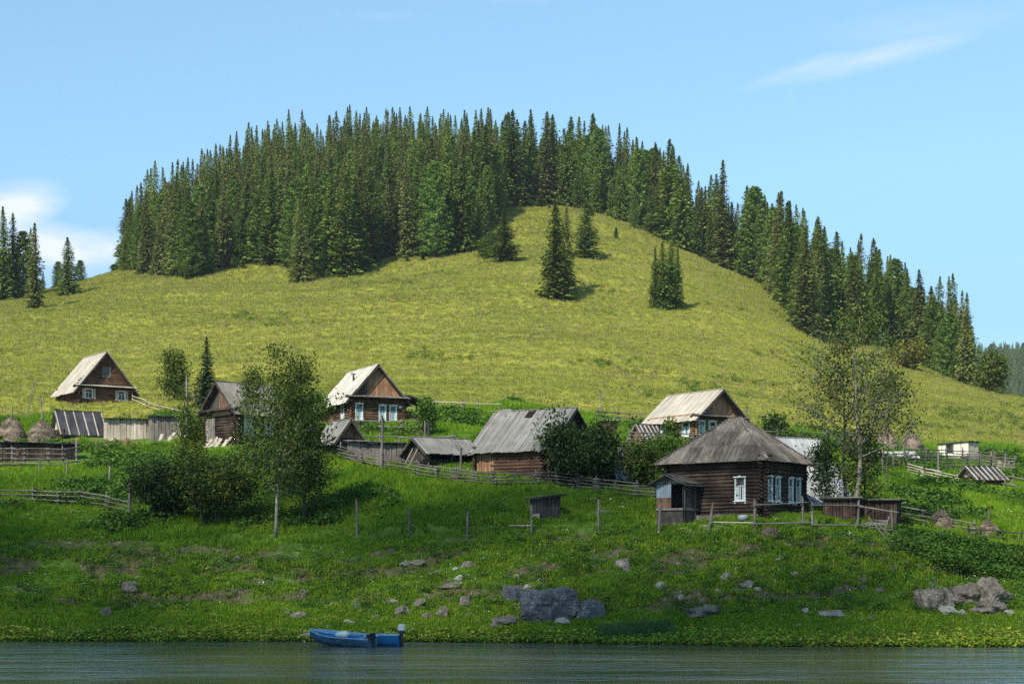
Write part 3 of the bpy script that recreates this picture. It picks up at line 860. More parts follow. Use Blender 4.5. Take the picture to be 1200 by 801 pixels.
HSE = []
class House:
    """near corner at the local origin; +x runs along the front wall (outward -y), +y along the side wall (outward -x)"""
    def __init__(s, name, label, cat, corner, left, right, eave, apex=None, phi=20, ridge='front', ov=.45, LA=None, LB=None, group=None, hw=None, hr=None, dz=0.0, depth=None):
        ph = R(phi)-math.atan((corner[0]-600)/FPX); s.phi = phi
        O = P(*corner)
        if depth: 
            O = Vector(((corner[0]-600)*depth/FPX, depth, CAM_Z+(HOR-corner[1])*depth/FPX))
        s.O = O; X0, Y0 = O.x, O.y
        kr = (right-600)/FPX; kl = (left-600)/FPX
        s.LB = LB or (kr*Y0-X0)/(math.cos(ph)-kr*math.sin(ph))
        s.LA = LA or (X0-kl*Y0)/(math.sin(ph)+kl*math.cos(ph))
        s.hw = hw or (HOR-eave)*Y0/FPX+CAM_Z-O.z
        s.ridge = ridge; s.ov = ov
        if apex is not None:
            lp = {'front': (s.LB/2, -ov), 'left': (-ov, s.LA/2), 'hip': (s.LB/2, s.LA/2)}[ridge]
            y = Y0+lp[0]*math.sin(ph)+lp[1]*math.cos(ph)
            s.hr = (HOR-apex)*y/FPX+CAM_Z-O.z
        else: s.hr = hr or s.hw+1
        s.root = thing(name, label, cat, (O.x, O.y, O.z+dz), ph, group)
        s.win_i = 0
        ca, sa = math.cos(ph), math.sin(ph)
        HSE.append((O.x+ca*s.LB/2-sa*s.LA/2, O.y+sa*s.LB/2+ca*s.LA/2, math.hypot(s.LA, s.LB)/2))
        print('HOUSE %-18s Y %.0f LA %.1f LB %.1f hw %.2f hr %.2f' % (name, Y0, s.LA, s.LB, s.hw, s.hr))
    def S(s, side, u, d, z):
        return {'front': Vector((u, -d, z)), 'left': Vector((-d, u, z)), 'right': Vector((s.LB+d, u, z)), 'back': Vector((u, s.LA+d, z))}[side]
    def L(s, side): return s.LB if side in ('front', 'back') else s.LA
    def sbox(s, mb, side, u0, u1, z0, z1, d0, d1):
        a = s.S(side, u0, d0, z0); b = s.S(side, u1, d1, z1)
        mb.box((a+b)/2, [abs(b[i]-a[i]) for i in range(3)])
    def wall(s, side, kind='log', m=None, d=.24, holes=(), z0=-.5, z1=None, single=True, core='core', u0=0.0, u1=None, ext=.2, name='wall', parent=None):
        L = s.L(side) if u1 is None else u1; z1 = s.hw if z1 is None else z1
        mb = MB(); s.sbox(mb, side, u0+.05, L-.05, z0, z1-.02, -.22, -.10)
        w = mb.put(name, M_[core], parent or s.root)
        m = M_[m]
        if kind == 'log':
            off = 0 if side in ('front', 'back') else d/2
            z = z0+off
            rows = []
            while z < z1-.02: rows.append(z); z += d*.93
            if not single:
                mb = MB()
                for z in rows: 
                    a = s.S(side, u0-ext, -.06, z+d/2); b = s.S(side, L+ext, -.06, z+d/2); mb.tube([a, b], d/2, 6)
                mb.put('log_courses', m, w)['kind'] = 'stuff'; return w
            for z in rows:
                zc = z+d/2
                e0, e1 = u0-ext*rnd.uniform(.8, 1.1), L+ext*rnd.uniform(.8, 1.1)
                cuts = sorted((h[0], h[1]) for h in holes if h[2] < zc < h[3])
                a = e0
                for c in cuts+[(e1, e1)]:
                    if c[0]-a > .08: piece('log', LOGS, m, w, seg(s.S(side, a, -.06, zc), s.S(side, c[0], -.06, zc), d*1.04, d*1.04))
                    a = c[1]
        else:
            pw = d; n = max(1, int(round((L-u0)/pw))); pw = (L-u0)/n
            if not single:
                mb = MB()
                for i in range(n): s.sbox(mb, side, u0+i*pw+.01, u0+(i+1)*pw-.01, z0, z1-rnd.uniform(0, .05), -.08, -.02-rnd.uniform(0, .02))
                mb.put('boarding', m, w)['kind'] = 'stuff'; return w
            for i in range(n):
                c = u0+(i+.5)*pw
                spans = [(z0, z1-rnd.uniform(0, .06))]
                for h in holes:
                    if h[0] < c < h[1]:
                        spans = [q for a, b in spans for q in ((a, min(b, h[2])), (max(a, h[3]), b)) if q[1]-q[0] > .05]
                for a, b in spans:
                    dd = -.05+rnd.uniform(-.015, .02)
                    q = s.S(side, 1, 0, 0)-s.S(side, 0, 0, 0)
                    lean = rnd.uniform(-.03, .03)
                    o = s.S(side, c, dd, a); t_ = s.S(side, c+lean, dd, b)
                    nrm = s.S(side, 0, 1, 0)-s.S(side, 0, 0, 0)
                    piece('plank', BOARDS, m, w, seg(o, t_, pw*.94, .04, nrm))
        return w
    def walls(s, kind='log', m='logs_dark', d=.24, holes={}, **k):
        for side in ('front', 'left'): s.wall(side, kind, m, d, holes.get(side, ()), **k)
        for side in ('right', 'back'): s.wall(side, kind, m, d, single=False, **k)
    def gable(s, side, m='plank_brown', horiz=False, pw=.22, hole=None, m2=None, split=None, dz=0.0):
        L = s.L(side); hr = s.hr-.06; hw = s.hw+dz
        mb = MB(); n = s.S(side, 0, .12, 0)-s.S(side, 0, 0, 0)
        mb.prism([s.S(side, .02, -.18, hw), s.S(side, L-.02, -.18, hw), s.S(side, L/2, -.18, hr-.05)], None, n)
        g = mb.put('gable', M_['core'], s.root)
        nrm = s.S(side, 0, 1, 0)-s.S(side, 0, 0, 0)
        if horiz:
            z = hw; d = .23
            while z < hr-.2:
                fr = (z+d*.7-hw)/(hr-hw); h = L/2*(1-fr)
                if h > .15:
                    a, b = L/2-h, L/2+h
                    spans = [(a, b)]
                    if hole and hole[2] < z+d/2 < hole[3]: spans = [(a, hole[0]), (hole[1], b)]
                    for a, b in spans:
                        if b-a > .1: piece('log', LOGS, M_[m], g, seg(s.S(side, a, -.06, z+d/2), s.S(side, b, -.06, z+d/2), d, d))
                z += d*.93
        else:
            n_ = int(L/pw); pw = L/n_
            for i in range(n_):
                c = (i+.5)*pw
                top = hw+(hr-hw)*(1-abs(c-L/2)/(L/2))-pw*.35*(hr-hw)/(L/2)
                if top-hw < .08: continue
                mm = m2 if (m2 and split(c/L, top)) else m
                segs = [(hw, top)]
                if hole and hole[0] < c < hole[1]: segs = [(hw, hole[2]), (hole[3], top)]
                for a, b in segs:
                    if b-a > .06: piece('plank', BOARDS, M_[mm], g, seg(s.S(side, c, -.05+rnd.uniform(-.01, .01), a), s.S(side, c, -.05, b), pw*.95, .035, nrm))
        return g
    def plane(s, A, u, v, Lu, Lv, mode, mat, clip=None, name='roof', cw=1.0, ch=1.55, under='plank_dark'):
        A = Vector(A); u = Vector(u).normalized(); v = Vector(v).normalized(); n = u.cross(v).normalized()
        B = Matrix.Identity(4)
        for i in range(3): B[i][0] = u[i]; B[i][1] = v[i]; B[i][2] = n[i]; B[i][3] = A[i]
        def clipped(me):
            bm = bmesh.new(); bm.from_mesh(me)
            for (co, no) in clip:
                bmesh.ops.bisect_plane(bm, geom=bm.verts[:]+bm.edges[:]+bm.faces[:], plane_co=co, plane_no=no, clear_outer=True)
                eg = [e for e in bm.edges if e.is_boundary]
            m2 = bpy.data.meshes.new(me.name); bm.to_mesh(m2); bm.free()
            return m2
        mb = MB(); mb.box((Lu/2, Lv/2, -.035), (Lu-.06, Lv-.04, .05))
        me = mb.mesh(name)
        if clip: me = clipped(me)
        me.materials.append(M_[under])
        r = bpy.data.objects.new(name, me); C.objects.link(r); r.parent = s.root; r.matrix_local = B
        def kid(nm, shape, mm, M4):
            if clip:
                c = shape.copy(); c.materials.clear(); c.transform(M4)
                c2 = clipped(c)
                if len(c2.polygons) == 0: return
                c2.materials.append(M_[mm])
                o = bpy.data.objects.new(nm, c2); C.objects.link(o); o.parent = r
            else:
                o = bpy.data.objects.new(nm, cm(shape, M_[mm])); C.objects.link(o); o.parent = r; o.matrix_local = M4
        def T(x, y, z, sx, sy, sz, tilt=0, tw=0):
            return Matrix.Translation((x, y, z)) @ Euler((tilt, 0, tw)).to_matrix().to_4x4() @ Matrix.Diagonal((sx, sy, sz, 1))
        if mode == 'slate':
            nu = max(1, round(Lu/cw)); nv = max(1, round(Lv/ch)); a = Lu/nu; b = Lv/nv
            for j in range(nv):
                for i in range(nu):
                    kid('roof_sheet', SHEET, mat, T(i*a-.01+rnd.uniform(-.02, .02), j*b-.09+rnd.uniform(-.03, .03), .035+.012*(i % 2), a*1.04, b+.12, .05, 0.022+rnd.uniform(-.006, .006), rnd.uniform(-.012, .012)))
        elif mode == 'board':
            bw = cw; nu = max(1, round(Lu/bw)); bw = Lu/nu
            for i in range(nu):
                ex = rnd.uniform(-.10, .06)
                M4 = T((i+.5)*bw, -.05+ex, .02+.022*(i % 2)+rnd.uniform(0, .006), bw*(1.12 if i % 2 else .98), Lv+.03-ex, .03, 0, rnd.uniform(-.008, .008)) @ Matrix(((0, 1, 0, 0), (1, 0, 0, 0), (0, 0, -1, 0), (0, 0, 0, 1)))
                # board runs along v
                M4 = T((i+.5)*bw, -.05+ex, .02+.022*(i % 2)+rnd.uniform(0, .006), 1, 1, 1, 0, rnd.uniform(-.008, .008)+math.pi/2) @ Matrix.Diagonal((Lv+.03-ex, bw*(1.1 if i % 2 else .98), .03, 1))
                kid('roof_board', rnd.choice(BOARDS), mat, M4)
        elif mode == 'strips':
            nu = max(1, round(Lu/cw)); a = Lu/nu
            for i in range(nu): kid('roof_sheet', rnd.choice(BOARDS), mat, T((i+.5)*a, -.03, .015, 1, 1, 1, 0, math.pi/2) @ Matrix.Diagonal((Lv+.03, a*.97, .02, 1)))
            for i in range(nu+1): kid('batten', rnd.choice(BOARDS), 'plank_pale' if under != 'core' else 'plank_grey', T(min(max(i*a, .05), Lu-.05), -.05, .05, 1, 1, 1, 0, math.pi/2+rnd.uniform(-.01, .01)) @ Matrix.Diagonal((Lv+.06, .10, .04, 1)))
        return r
    def gable_roof(s, mode='slate', mat='slate_grey', ov_e=.5, side2=None, **k):
        rise = s.hr-s.hw; ov = s.ov
        if s.ridge == 'front':      # ridge runs along y
            half = s.LB/2; sl = math.hypot(half, rise); f = (half+ov_e)/half
            dzz = rise*(ov_e/half)
            Lu = s.LA+2*ov
            s.plane((-ov_e, s.LA+ov, s.hw-dzz), (0, -1, 0), (half, 0, rise), Lu, sl*f, mode, mat, **k)
            s.plane((s.LB+ov_e, -ov, s.hw-dzz), (0, 1, 0), (-half, 0, rise), Lu, sl*f, mode, side2 or mat, **k)
            ends = [('front', -ov), ('back', s.LA+ov)]
            for nm, y in ends:
                mb = MB(); yy = y
                for sg in (-1, 1):
                    a = Vector((half-sg*(half+ov_e), yy, s.hw-dzz-.04)); b = Vector((half, yy, s.hr-.04))
                    mb.prism([a+Vector((0, 0, -.16)), b+Vector((0, 0, -.16)), b, a], None, (0, -.04 if nm == 'front' else .04, 0))
                mb.put('bargeboard', M_[k.get('barge', 'plank_dark')] if 'barge' in k else M_['plank_dark'], s.root)
            mb = MB(); mb.box((half, s.LA/2, s.hr+.07), (.22, Lu+.04, .05), None); mb.put('ridge_board', M_[mat], s.root)
        else:                       # ridge runs along x
            half = s.LA/2; sl = math.hypot(half, rise); f = (half+ov_e)/half
            dzz = rise*(ov_e/half); Lu = s.LB+2*ov
            s.plane((-ov, -ov_e, s.hw-dzz), (1, 0, 0), (0, half, rise), Lu, sl*f, mode, mat, **k)
            s.plane((s.LB+ov, s.LA+ov_e, s.hw-dzz), (-1, 0, 0), (0, -half, rise), Lu, sl*f, mode, side2 or mat, **k)
            for x, dx in ((-ov, -.04), (s.LB+ov, .04)):
                mb = MB()
                for sg in (-1, 1):
                    a = Vector((x, half-sg*(half+ov_e), s.hw-dzz-.04)); b = Vector((x, half, s.hr-.04))
                    mb.prism([a+Vector((0, 0, -.16)), b+Vector((0, 0, -.16)), b, a], None, (dx, 0, 0))
                mb.put('bargeboard', M_['plank_dark'], s.root)
            mb = MB(); mb.box((s.LB/2, half, s.hr+.07), (Lu+.04, .22, .05), None); mb.put('ridge_board', M_[mat], s.root)
    def hip_roof(s, mat='slate_dark', ov=.5, rl=0.35):
        """four faces meeting in a short ridge along y"""
        x0, x1, y0, y1 = -ov, s.LB+ov, -ov, s.LA+ov
        cx = s.LB/2; cy = s.LA/2; ya, yb = cy-rl, cy+rl
        rise0 = s.hr-s.hw
        f = (cx+ov)/cx
        ze = s.hw-rise0*ov/cx*.62
        ap = [Vector((cx, ya, s.hr)), Vector((cx, yb, s.hr))]
        cor = [Vector((x0, y0, ze)), Vector((x1, y0, ze)), Vector((x1, y1, ze)), Vector((x0, y1, ze))]
        faces = [(cor[0], cor[1], ap[0], ap[0]), (cor[1], cor[2], ap[1], ap[0]), (cor[2], cor[3], ap[1], ap[1]), (cor[3], cor[0], ap[0], ap[1])]
        for a, b, c, d in faces:
            u = (b-a).normalized(); w = (c+d)/2-a
            v = (w-u*w.dot(u)); Lv = v.length; v.normalize(); Lu = (b-a).length
            # clip planes in plane-local 2-D
            def loc(p): q = p-a; return Vector((q.dot(u), q.dot(v), 0))
            A, B_, C_, D_ = loc(a), loc(b), loc(c), loc(d)
            cl = []
            for p, q in ((B_, C_), (D_, A)):
                e = q-p; no = Vector((e.y, -e.x, 0)).normalized(); cl.append((p+no*.02, no))
            s.plane(a, u, v, Lu, Lv, 'slate', mat, clip=cl)
        for p, q in ((cor[0], ap[0]), (cor[1], ap[0]), (cor[2], ap[1]), (cor[3], ap[1]), (ap[0], ap[1])):
            piece('ridge_cap', BOARDS, M_[mat], s.root, seg(p+Vector((0, 0, .09)), q+Vector((0, 0, .09)), .24, .05))
    def window(s, side, u, z, w, h, trim='white_paint', style=1, curtain=True, sash=None, parent=None):
        """outer size w x h, lower corner z, centre u"""
        mb = MB(); t = .12 if w > .8 else .075
        s.sbox(mb, side, u-w/2, u-w/2+t, z, z+h, -.02, .055)
        s.sbox(mb, side, u+w/2-t, u+w/2, z, z+h, -.02, .055)
        s.sbox(mb, side, u-w/2+t, u+w/2-t, z+h-t, z+h-.002, -.02, .053)
        s.sbox(mb, side, u-w/2+t, u+w/2-t, z+.002, z+t*.8, -.02, .051)
        win = mb.put('window', M_[trim], parent or s.root)
        if style:
            mb = MB(); nrm = s.S(side, 0, .03, 0)-s.S(side, 0, 0, 0)
            k = h*.06+.03
            mb.prism([s.S(side, u-w/2-.08, .095, z+h-.01), s.S(side, u+w/2+.08, .095, z+h-.01), s.S(side, u+w/2+.05, .095, z+h+k*.5), s.S(side, u+w*.2, .095, z+h+k*.45), s.S(side, u, .095, z+h+k), s.S(side, u-w*.2, .095, z+h+k*.45), s.S(side, u-w/2-.05, .095, z+h+k*.5)], None, nrm)
            mb.put('pediment', M_[trim], win)
            mb = MB(); s.sbox(mb, side, u-w/2-.07, u+w/2+.07, z-.06, z-.004, -.02, .14); mb.put('sill', M_[trim], win)
            mb = MB()
            for sg in (-1, 1): s.sbox(mb, side, u+sg*(w/2-.02)-.05, u+sg*(w/2-.02)+.05, z-.17, z-.062, .0, .08)
            mb.put('trim_foot', M_[trim], win)
        iw = w-2*t; x0 = u-iw/2; z0 = z+t*.8; z1 = z+h-t; tz = z0+(z1-z0)*.66
        mb = MB(); sm = sash or trim
        s.sbox(mb, side, u-.022, u+.022, z0, tz, -.03, .02)
        s.sbox(mb, side, x0, x0+iw, tz-.024, tz+.024, -.03, .024)
        s.sbox(mb, side, x0, x0+.045, z0, z1, -.031, .018); s.sbox(mb, side, x0+iw-.045, x0+iw, z0, z1, -.031, .018)
        mb.put('sash', M_[sm], win)
        for a, b, c, d in ((x0, u-.02, z0, tz), (u+.02, x0+iw, z0, tz), (x0, x0+iw, tz+.02, z1)):
            mb = MB(); s.sbox(mb, side, a+.002, b-.002, c, d, -.05, -.035); mb.put('pane', M_['glass'], win)
        if curtain:
            mb = MB(); s.sbox(mb, side, x0+.04, x0+iw*.34, z0, tz, -.034, -.027); s.sbox(mb, side, x0+iw*.66, x0+iw-.04, z0, tz, -.034, -.027)
            mb.put('curtain', M_['curtain'], win)
        return win
    def pent(s, side, z, d=.6, mat='roof_board', L0=-.4, L1=None):
        """narrow sloping roof under the gable"""
        L1 = s.L(side)+.4 if L1 is None else L1
        a = s.S(side, L0, d, z-.18); b = s.S(side, L1, d, z-.18)
        n = max(3, int((L1-L0)/.5)); 
        mb = MB(); mb.prism([s.S(side, L0+.02, d-.02, z-.24), s.S(side, L0+.02, -.1, z-.06), s.S(side, L0+.02, -.1, z), s.S(side, L0+.02, d-.02, z-.2)], None, s.S(side, L1-L0-.04, 0, 0)-s.S(side, 0, 0, 0))
        r = mb.put('pent_roof', M_['plank_dark'], s.root)
        for i in range(n):
            w = (L1-L0)/n; c = L0+(i+.5)*w
            nrm = Vector((0, 0, 1))
            piece('roof_board', BOARDS, M_[mat], r, seg(s.S(side, c, d+.03, z-.18+rnd.uniform(0, .01)), s.S(side, c, -.1, z+.04), w*1.0, .03))

def gap(u, z, w, h): return (u-w/2+.04, u+w/2-.04, z+.02, z+h-.02)

# ------------------------------------------------------------------ houses
# 1. hip roofed log house near the river
def main_house():
    h = House('log_house', 'old dark log house with a grey hipped roof and white framed windows, nearest the river', 'house', (895, 605), 781, 942, 533, 490, 61, 'hip')
    LA, LB = h.LA, h.LB
    zf = .95
    fw = [(LB*.145, 1), (LB*.335, 1), (LB*.66, 1), (LB*.85, 1)]
    ww, wh = .62, 1.45
    front = [(u, zf, ww, wh) for u, _ in fw]
    lw = (LA*.232, zf+.02, .74, 1.4)
    door = (LA*.72, LA*.98, -.5, 2.0)
    h.wall('front', 'log', 'logs_dark', .235, [gap(*q) for q in front])
    h.wall('left', 'log', 'logs_dark', .235, [gap(*lw), door])
    h.wall('right', 'log', 'logs_dark', .235, single=False); h.wall('back', 'log', 'logs_dark', .235, single=False)
    for q in front: h.window('front', *q, curtain=False)
    w = h.window('left', *lw)
    h.hip_roof('slate_dark')
    mb = MB()       # plinth boards
    h.sbox(mb, 'front', .3, LB-.1, -.5, .18, .13, .17); h.sbox(mb, 'left', .3, LA-2.2, -.5, .14, .13, .17)
    mb.put('plinth_board', M_['plank_grey'], h.root)
    mb = MB()
    for k in range(9): h.sbox(mb, 'front', -.26+.0*k, -.04, -.3+k*.4, -.3+k*.4+.22, -.2, .3)
    # porch in front of the side wall at its far end
    p0, p1, dp, ph = LA*.665, LA*.665+2.0, 1.6, 2.05
    root = h.root
    def pp(u, d, z): return h.S('left', u, d, z)
    fl = MB(); fl.box((pp(p0, .1, .5)+pp(p1, dp, .5))/2, (dp, 2.0, .12)); porch = fl.put('porch_floor', M_['plank_grey'], root)
    sk = MB(); h.sbox(sk, 'left', p0, p1, -.6, .43, dp-.1, dp-.04); sk.put('porch_skirt', M_['plank_dark'], root)
    for u in (p0+.06, p1-.06):
        for d in (.25, dp-.1):
            piece('porch_post', POLE, M_['fence_wood'], root, seg(pp(u, d, -.5), pp(u, d, ph), .13, .13))
    for i in range(8):
        u = p1-.08-i*.13
        piece('plank', BOARDS, M_['plank_brown'], porch, seg(pp(u, dp-.03, .45), pp(u, dp-.03, 1.2), .125, .03, (1, 0, 0)))
        piece('plank', BOARDS, M_['blue_door'], porch, seg(pp(u, dp-.03, 1.21), pp(u, dp-.03, ph-.05), .125, .03, (1, 0, 0)))
    for i in range(10):
        d = .2+i*.16
        piece('plank', BOARDS, M_['plank_dark'], porch, seg(pp(p0+.04, d, -.3), pp(p0+.04, d, ph-.05), .15, .03, (0, 1, 0)))
    # porch roof: small gable, ridge running out from the wall
    uc = (p0+p1)/2; zr = ph+.55; hw_ = 1.35
    for sg in (-1, 1):
        A = pp(uc+sg*hw_, dp+.45 if sg > 0 else -.0, ph-.06) 
        if sg < 0: h.plane(pp(uc-hw_, -.05, ph-.08), (-1, 0, 0), (0, hw_, zr-ph+.08), dp+.5, math.hypot(hw_, zr-ph+.08), 'slate', 'slate_dark', name='porch_roof', ch=1.6)
        else: h.plane(pp(uc+hw_, dp+.45, ph-.08), (1, 0, 0), (0, -hw_, zr-ph+.08), dp+.5, math.hypot(hw_, zr-ph+.08), 'slate', 'slate_dark', name='porch_roof', ch=1.6)
    mb = MB(); a = pp(uc-hw_+.3, dp-.05, ph-.02); b = pp(uc+hw_-.3, dp-.05, ph-.02); c = pp(uc, dp-.05, zr-.08)
    mb.prism([a, b, c], None, (-.04, 0, 0)); mb.put('porch_gable', M_['plank_grey'], root)
    return h
HM = main_house()

# 2. bright roofed log house with blue and white window frames
def mid_house():
    h = House('log_house', 'brown log house with a bright slate roof, wooden gable and blue and white window frames', 'house', (410, 499), 379, 473, 464, 427, 20)
    LA, LB = h.LA, h.LB
    W1 = [(LB*.17, .62, .72, 1.4), (LB*.60, .5, .70, 1.45), (LB*.80, .5, .72, 1.45)]
    l = [(LA*.26, .62, .85, 1.45)]
    h.wall('front', 'log', 'logs_brown', .24, [gap(*q) for q in W1])
    h.wall('left', 'log', 'logs_brown', .24, [gap(*q) for q in l]+[(LA*.62, LA*.95, -.5, 1.3)])
    h.wall('right', 'log', 'logs_brown', .24, single=False); h.wall('back', 'log', 'logs_brown', .24, single=False)
    for q in W1: h.window('front', *q, trim='blue_paint' if 0 else 'white_paint', sash='blue_paint')
    h.window('left', *l[0], sash='blue_paint')
    for i in range(6): piece('plank', BOARDS, M_['plank_brown'], h.root, seg(h.S('left', LA*.64+i*.26, -.02, -.4), h.S('left', LA*.64+i*.26, -.02, 1.25), .25, .03, (1, 0, 0)))
    h.gable('front', 'plank_orange', m2='plank_dark', split=lambda f, z: z < h.hw+(h.hr-h.hw)*.62 and f < .45 or f < .2, pw=.2)
    h.gable('back', 'plank_brown')
    h.gable_roof('slate', 'slate_pale', .55, cw=1.05)
    h.pent('front', h.hw+.12, .75, 'plank_grey')
    mb = MB(); h.sbox(mb, 'front', LB-.5, LB-.2, 1.75, 1.95, .08, .11); mb.put('number_plate', M_['white_paint'], h.root)
    mb = MB(); c = Vector((LB*.28, LA*.42, h.hw+(h.hr-h.hw)*.56+.3)); mb.tube([c-Vector((0, 0, .5)), c+Vector((0, 0, .35))], .09, 8); mb.box(c+Vector((0, 0, .42)), (.4, .28, .06))
    mb.put('stove_pipe', M_['dark_metal'], h.root)
    # lean-to canopy at the right side
    h.plane((LB+2.6, -.1, 2.35), (0, 1, 0), (-2.2, 0, .55), 3.2, 2.25, 'slate', 'slate_pale', name='canopy_roof')
    for y in (0.1, 2.9): piece('canopy_post', POLE, M_['fence_wood'], h.root, seg((LB+2.4, y, -.6), (LB+2.4, y, 2.35), .16, .16))
    for i in range(7): piece('log', LOGS, M_['logs_brown'], h.root, seg((LB+.1, .3, -.4+i*.3), (LB+1.7, .3, -.4+i*.3), .28, .28))
mid_house()

# 3. far left log house
def far_left():
    h = House('log_house', 'small brown log house with a steep bleached roof, standing highest on the meadow', 'house', (91, 474), 68, 155, 451, 412, 20, ov=.6)
    LA, LB = h.LA, h.LB
    W1 = [(LB*.20, .75, 1.0, 1.15), (LB*.80, .70, 1.0, 1.15)]
    h.walls('log', 'logs_brown', .25, {'front': [gap(*q) for q in W1]})
    for q in W1: h.window('front', *q, style=0, curtain=False)
    for q in W1:
        mb = MB()
        for sg in (-1, 1): h.sbox(mb, 'front', q[0]+sg*.66-.1, q[0]+sg*.66+.1, q[1], q[1]+q[3], .02, .1)
        mb.put('shutter', M_['plank_pale'], h.root)
    hh = (LB*.44, LB*.60, h.hw+1.1, h.hw+2.1)
    h.gable('front', 'logs_brown', True, hole=hh); h.gable('back', 'plank_brown')
    h.window('front', LB*.52, h.hw+1.1, 1.0, 1.1, 'plank_grey', 0, False)
    h.gable_roof('board', 'roof_board_pale', .7, cw=.45)
    h.pent('front', h.hw+.14, .7, 'slate_pale')
far_left()

# 4. grey roofed log house left of the birch
def left_house():
    h = House('log_house', 'dark log house with a grey patched roof and blue window frames, behind the tall birch', 'house', (277, 521), 240, 334, 478, 447, 36, 'left', .5)
    LA, LB = h.LA, h.LB
    W1 = [(LB*.24, .95, .9, 1.45), (LB*.66, .95, .9, 1.45)]
    h.wall('front', 'log', 'logs_dark', .24, [gap(*q) for q in W1])
    h.wall('left', 'log', 'logs_dark', .24, [(LA*.66, LA, -.5, 2.3)])
    h.wall('right', 'log', 'logs_dark', .24, single=False); h.wall('back', 'log', 'logs_dark', .24, single=False)
    for q in W1: h.window('front', *q, trim='blue_paint', sash='white_paint')
    for i in range(6): piece('plank', BOARDS, M_['plank_grey'], h.root, seg(h.S('left', LA*.69+i*.24, .02, -.4), h.S('left', LA*.69+i*.24, .02, h.hw-.1), .22, .03, (1, 0, 0)))
    mb = MB(); h.sbox(mb, 'left', .3, LA*.7, h.hw-.5, h.hw-.15, .1, .13); mb.put('eave_board', M_['plank_orange'], h.root)
    h.gable('left', 'plank_brown', m2='plank_dark', split=lambda f, z: f > .55, pw=.24); h.gable('right', 'plank_brown')
    h.gable_roof('slate', 'slate_grey', .5, cw=1.05)
    h.pent('left', h.hw+.1, .6, 'plank_dark')
left_house()

# 5. bright roofed house behind the hip roofed one
def right_mid():
    h = House('log_house', 'log house with a cream roof and orange plank gable, behind and above the hipped roof', 'house', (815, 515), 761, 869, 486, 456, 42, ov=.7)
    LA, LB = h.LA, h.LB
    l = [(LA*.20, .35, 1.05, 1.35), (LA*.66, .35, 1.05, 1.35)]
    f = [(LB*.13, .5, .8, 1.2), (LB*.36, .5, .95, 1.25), (LB*.7, .5, .95, 1.25)]
    h.wall('front', 'log', 'logs_brown', .24, [gap(*q) for q in f])
    h.wall('left', 'log', 'plank_orange', .24, [gap(*q) for q in l])
    h.wall('right', 'log', 'logs_brown', .24, single=False); h.wall('back', 'log', 'logs_brown', .24, single=False)
    for q in f: h.window('front', *q, sash='blue_paint')
    for q in l: h.window('left', *q, sash='blue_paint')
    h.gable('front', 'plank_orange', pw=.24, m2='plank_grey', split=lambda f_, z: f_ < .3); h.gable('back', 'plank_brown')
    h.gable_roof('board', 'roof_board_pale', .6, cw=.4)
    h.pent('front', h.hw+.1, .8, 'plank_grey')
right_mid()

# 6. big barn
def barn():
    h = House('log_barn', 'large dark log barn whose long weathered board roof has a small dark hole', 'barn', (641, 565), 556, 697, 521, 478, 60, ov=.45)
    LA, LB = h.LA, h.LB
    h.wall('front', 'log', 'logs_dark', .24)
    h.wall('left', 'log', 'logs_brown', .24, u1=LA*.70)
    h.wall('left', 'plank', 'plank_orange', .2, u0=LA*.70, z0=.75)
    h.wall('left', 'plank', 'plank_dark', .2, u0=LA*.70, z0=-.7, z1=.75)
    h.wall('right', 'log', 'logs_dark', .24, single=False); h.wall('back', 'log', 'logs_dark', .24, single=False)
    h.gable('front', 'plank_dark'); h.gable('back', 'plank_dark')
    h.gable_roof('board', 'roof_board', .5, cw=.27)
    # dark patch painting a hole's shaded inside, and a worn ridge end
    half = h.LB/2; rise = h.hr-h.hw
    a = .14; c = Vector((half*(1-a), LA*.52, h.hw+rise*(1-a)+.075))
    mb = MB(); mb.box((0, 0, 0), (.85, .62, .04)); o = mb.put('roof_hole_patch', M_['core'], h.root)
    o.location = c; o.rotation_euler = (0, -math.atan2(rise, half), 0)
    for i in range(4):
        y = LA*(.84+.04*i)
        piece('loose_board', BOARDS, M_['roof_board'], h.root, seg((half-.5, y-.3, h.hw+rise*.82+.16), (half+.05, y+.2, h.hr+.2), .2, .03))
barn()

# 7. white roofed barn behind the right end of the hip roofed house
def white_barn():
    h = House('plank_barn', 'barn with a large white sheet roof half hidden by the two thin trees', 'barn', (952, 594), 880, 993, 583, 513, 38, 'left', .4)
    h.walls('plank', 'plank_pale', .24)
    h.gable('left', 'plank_dark'); h.gable('right', 'plank_dark')
    h.gable_roof('slate', 'slate_white', .3, cw=1.0, ch=1.4)
white_barn()

# 8. dark plank sheds right of the hip roofed house
def flat_shed(name, label, corner, left, right, eave, phi, m='plank_dark', d=.2, roofm='roof_board', slope=.12, kind='plank', ov=.25, cat='shed', depth=None, LA=None, cw=.3, group=None, rmode='board'):
    h = House(name, label, cat, corner, left, right, eave, None, phi, LA=LA, depth=depth)
    h.hr = h.hw
    h.walls(kind, m, d)
    rise = slope*h.LA
    n = h
    h.plane((-ov, -ov, h.hw), (1, 0, 0), (0, h.LA+2*ov, rise), h.LB+2*ov, h.LA+2*ov, rmode, roofm, cw=cw)
    for x0 in (0, h.LB):
        mb = MB(); mb.prism([(x0, 0, h.hw-.02), (x0, h.LA, h.hw-.02), (x0, h.LA, h.hw+rise*.93-.05)], None, (-.04 if x0 else .04, 0, 0)); mb.put('side_board', M_[m], h.root)
    return h
flat_shed('plank_shed', 'low dark plank shed with a thin flat roof below the two thin trees', (1051, 618), 1004, 1056, 585, 82, 'logs_dark', slope=.0, LA=2.4)
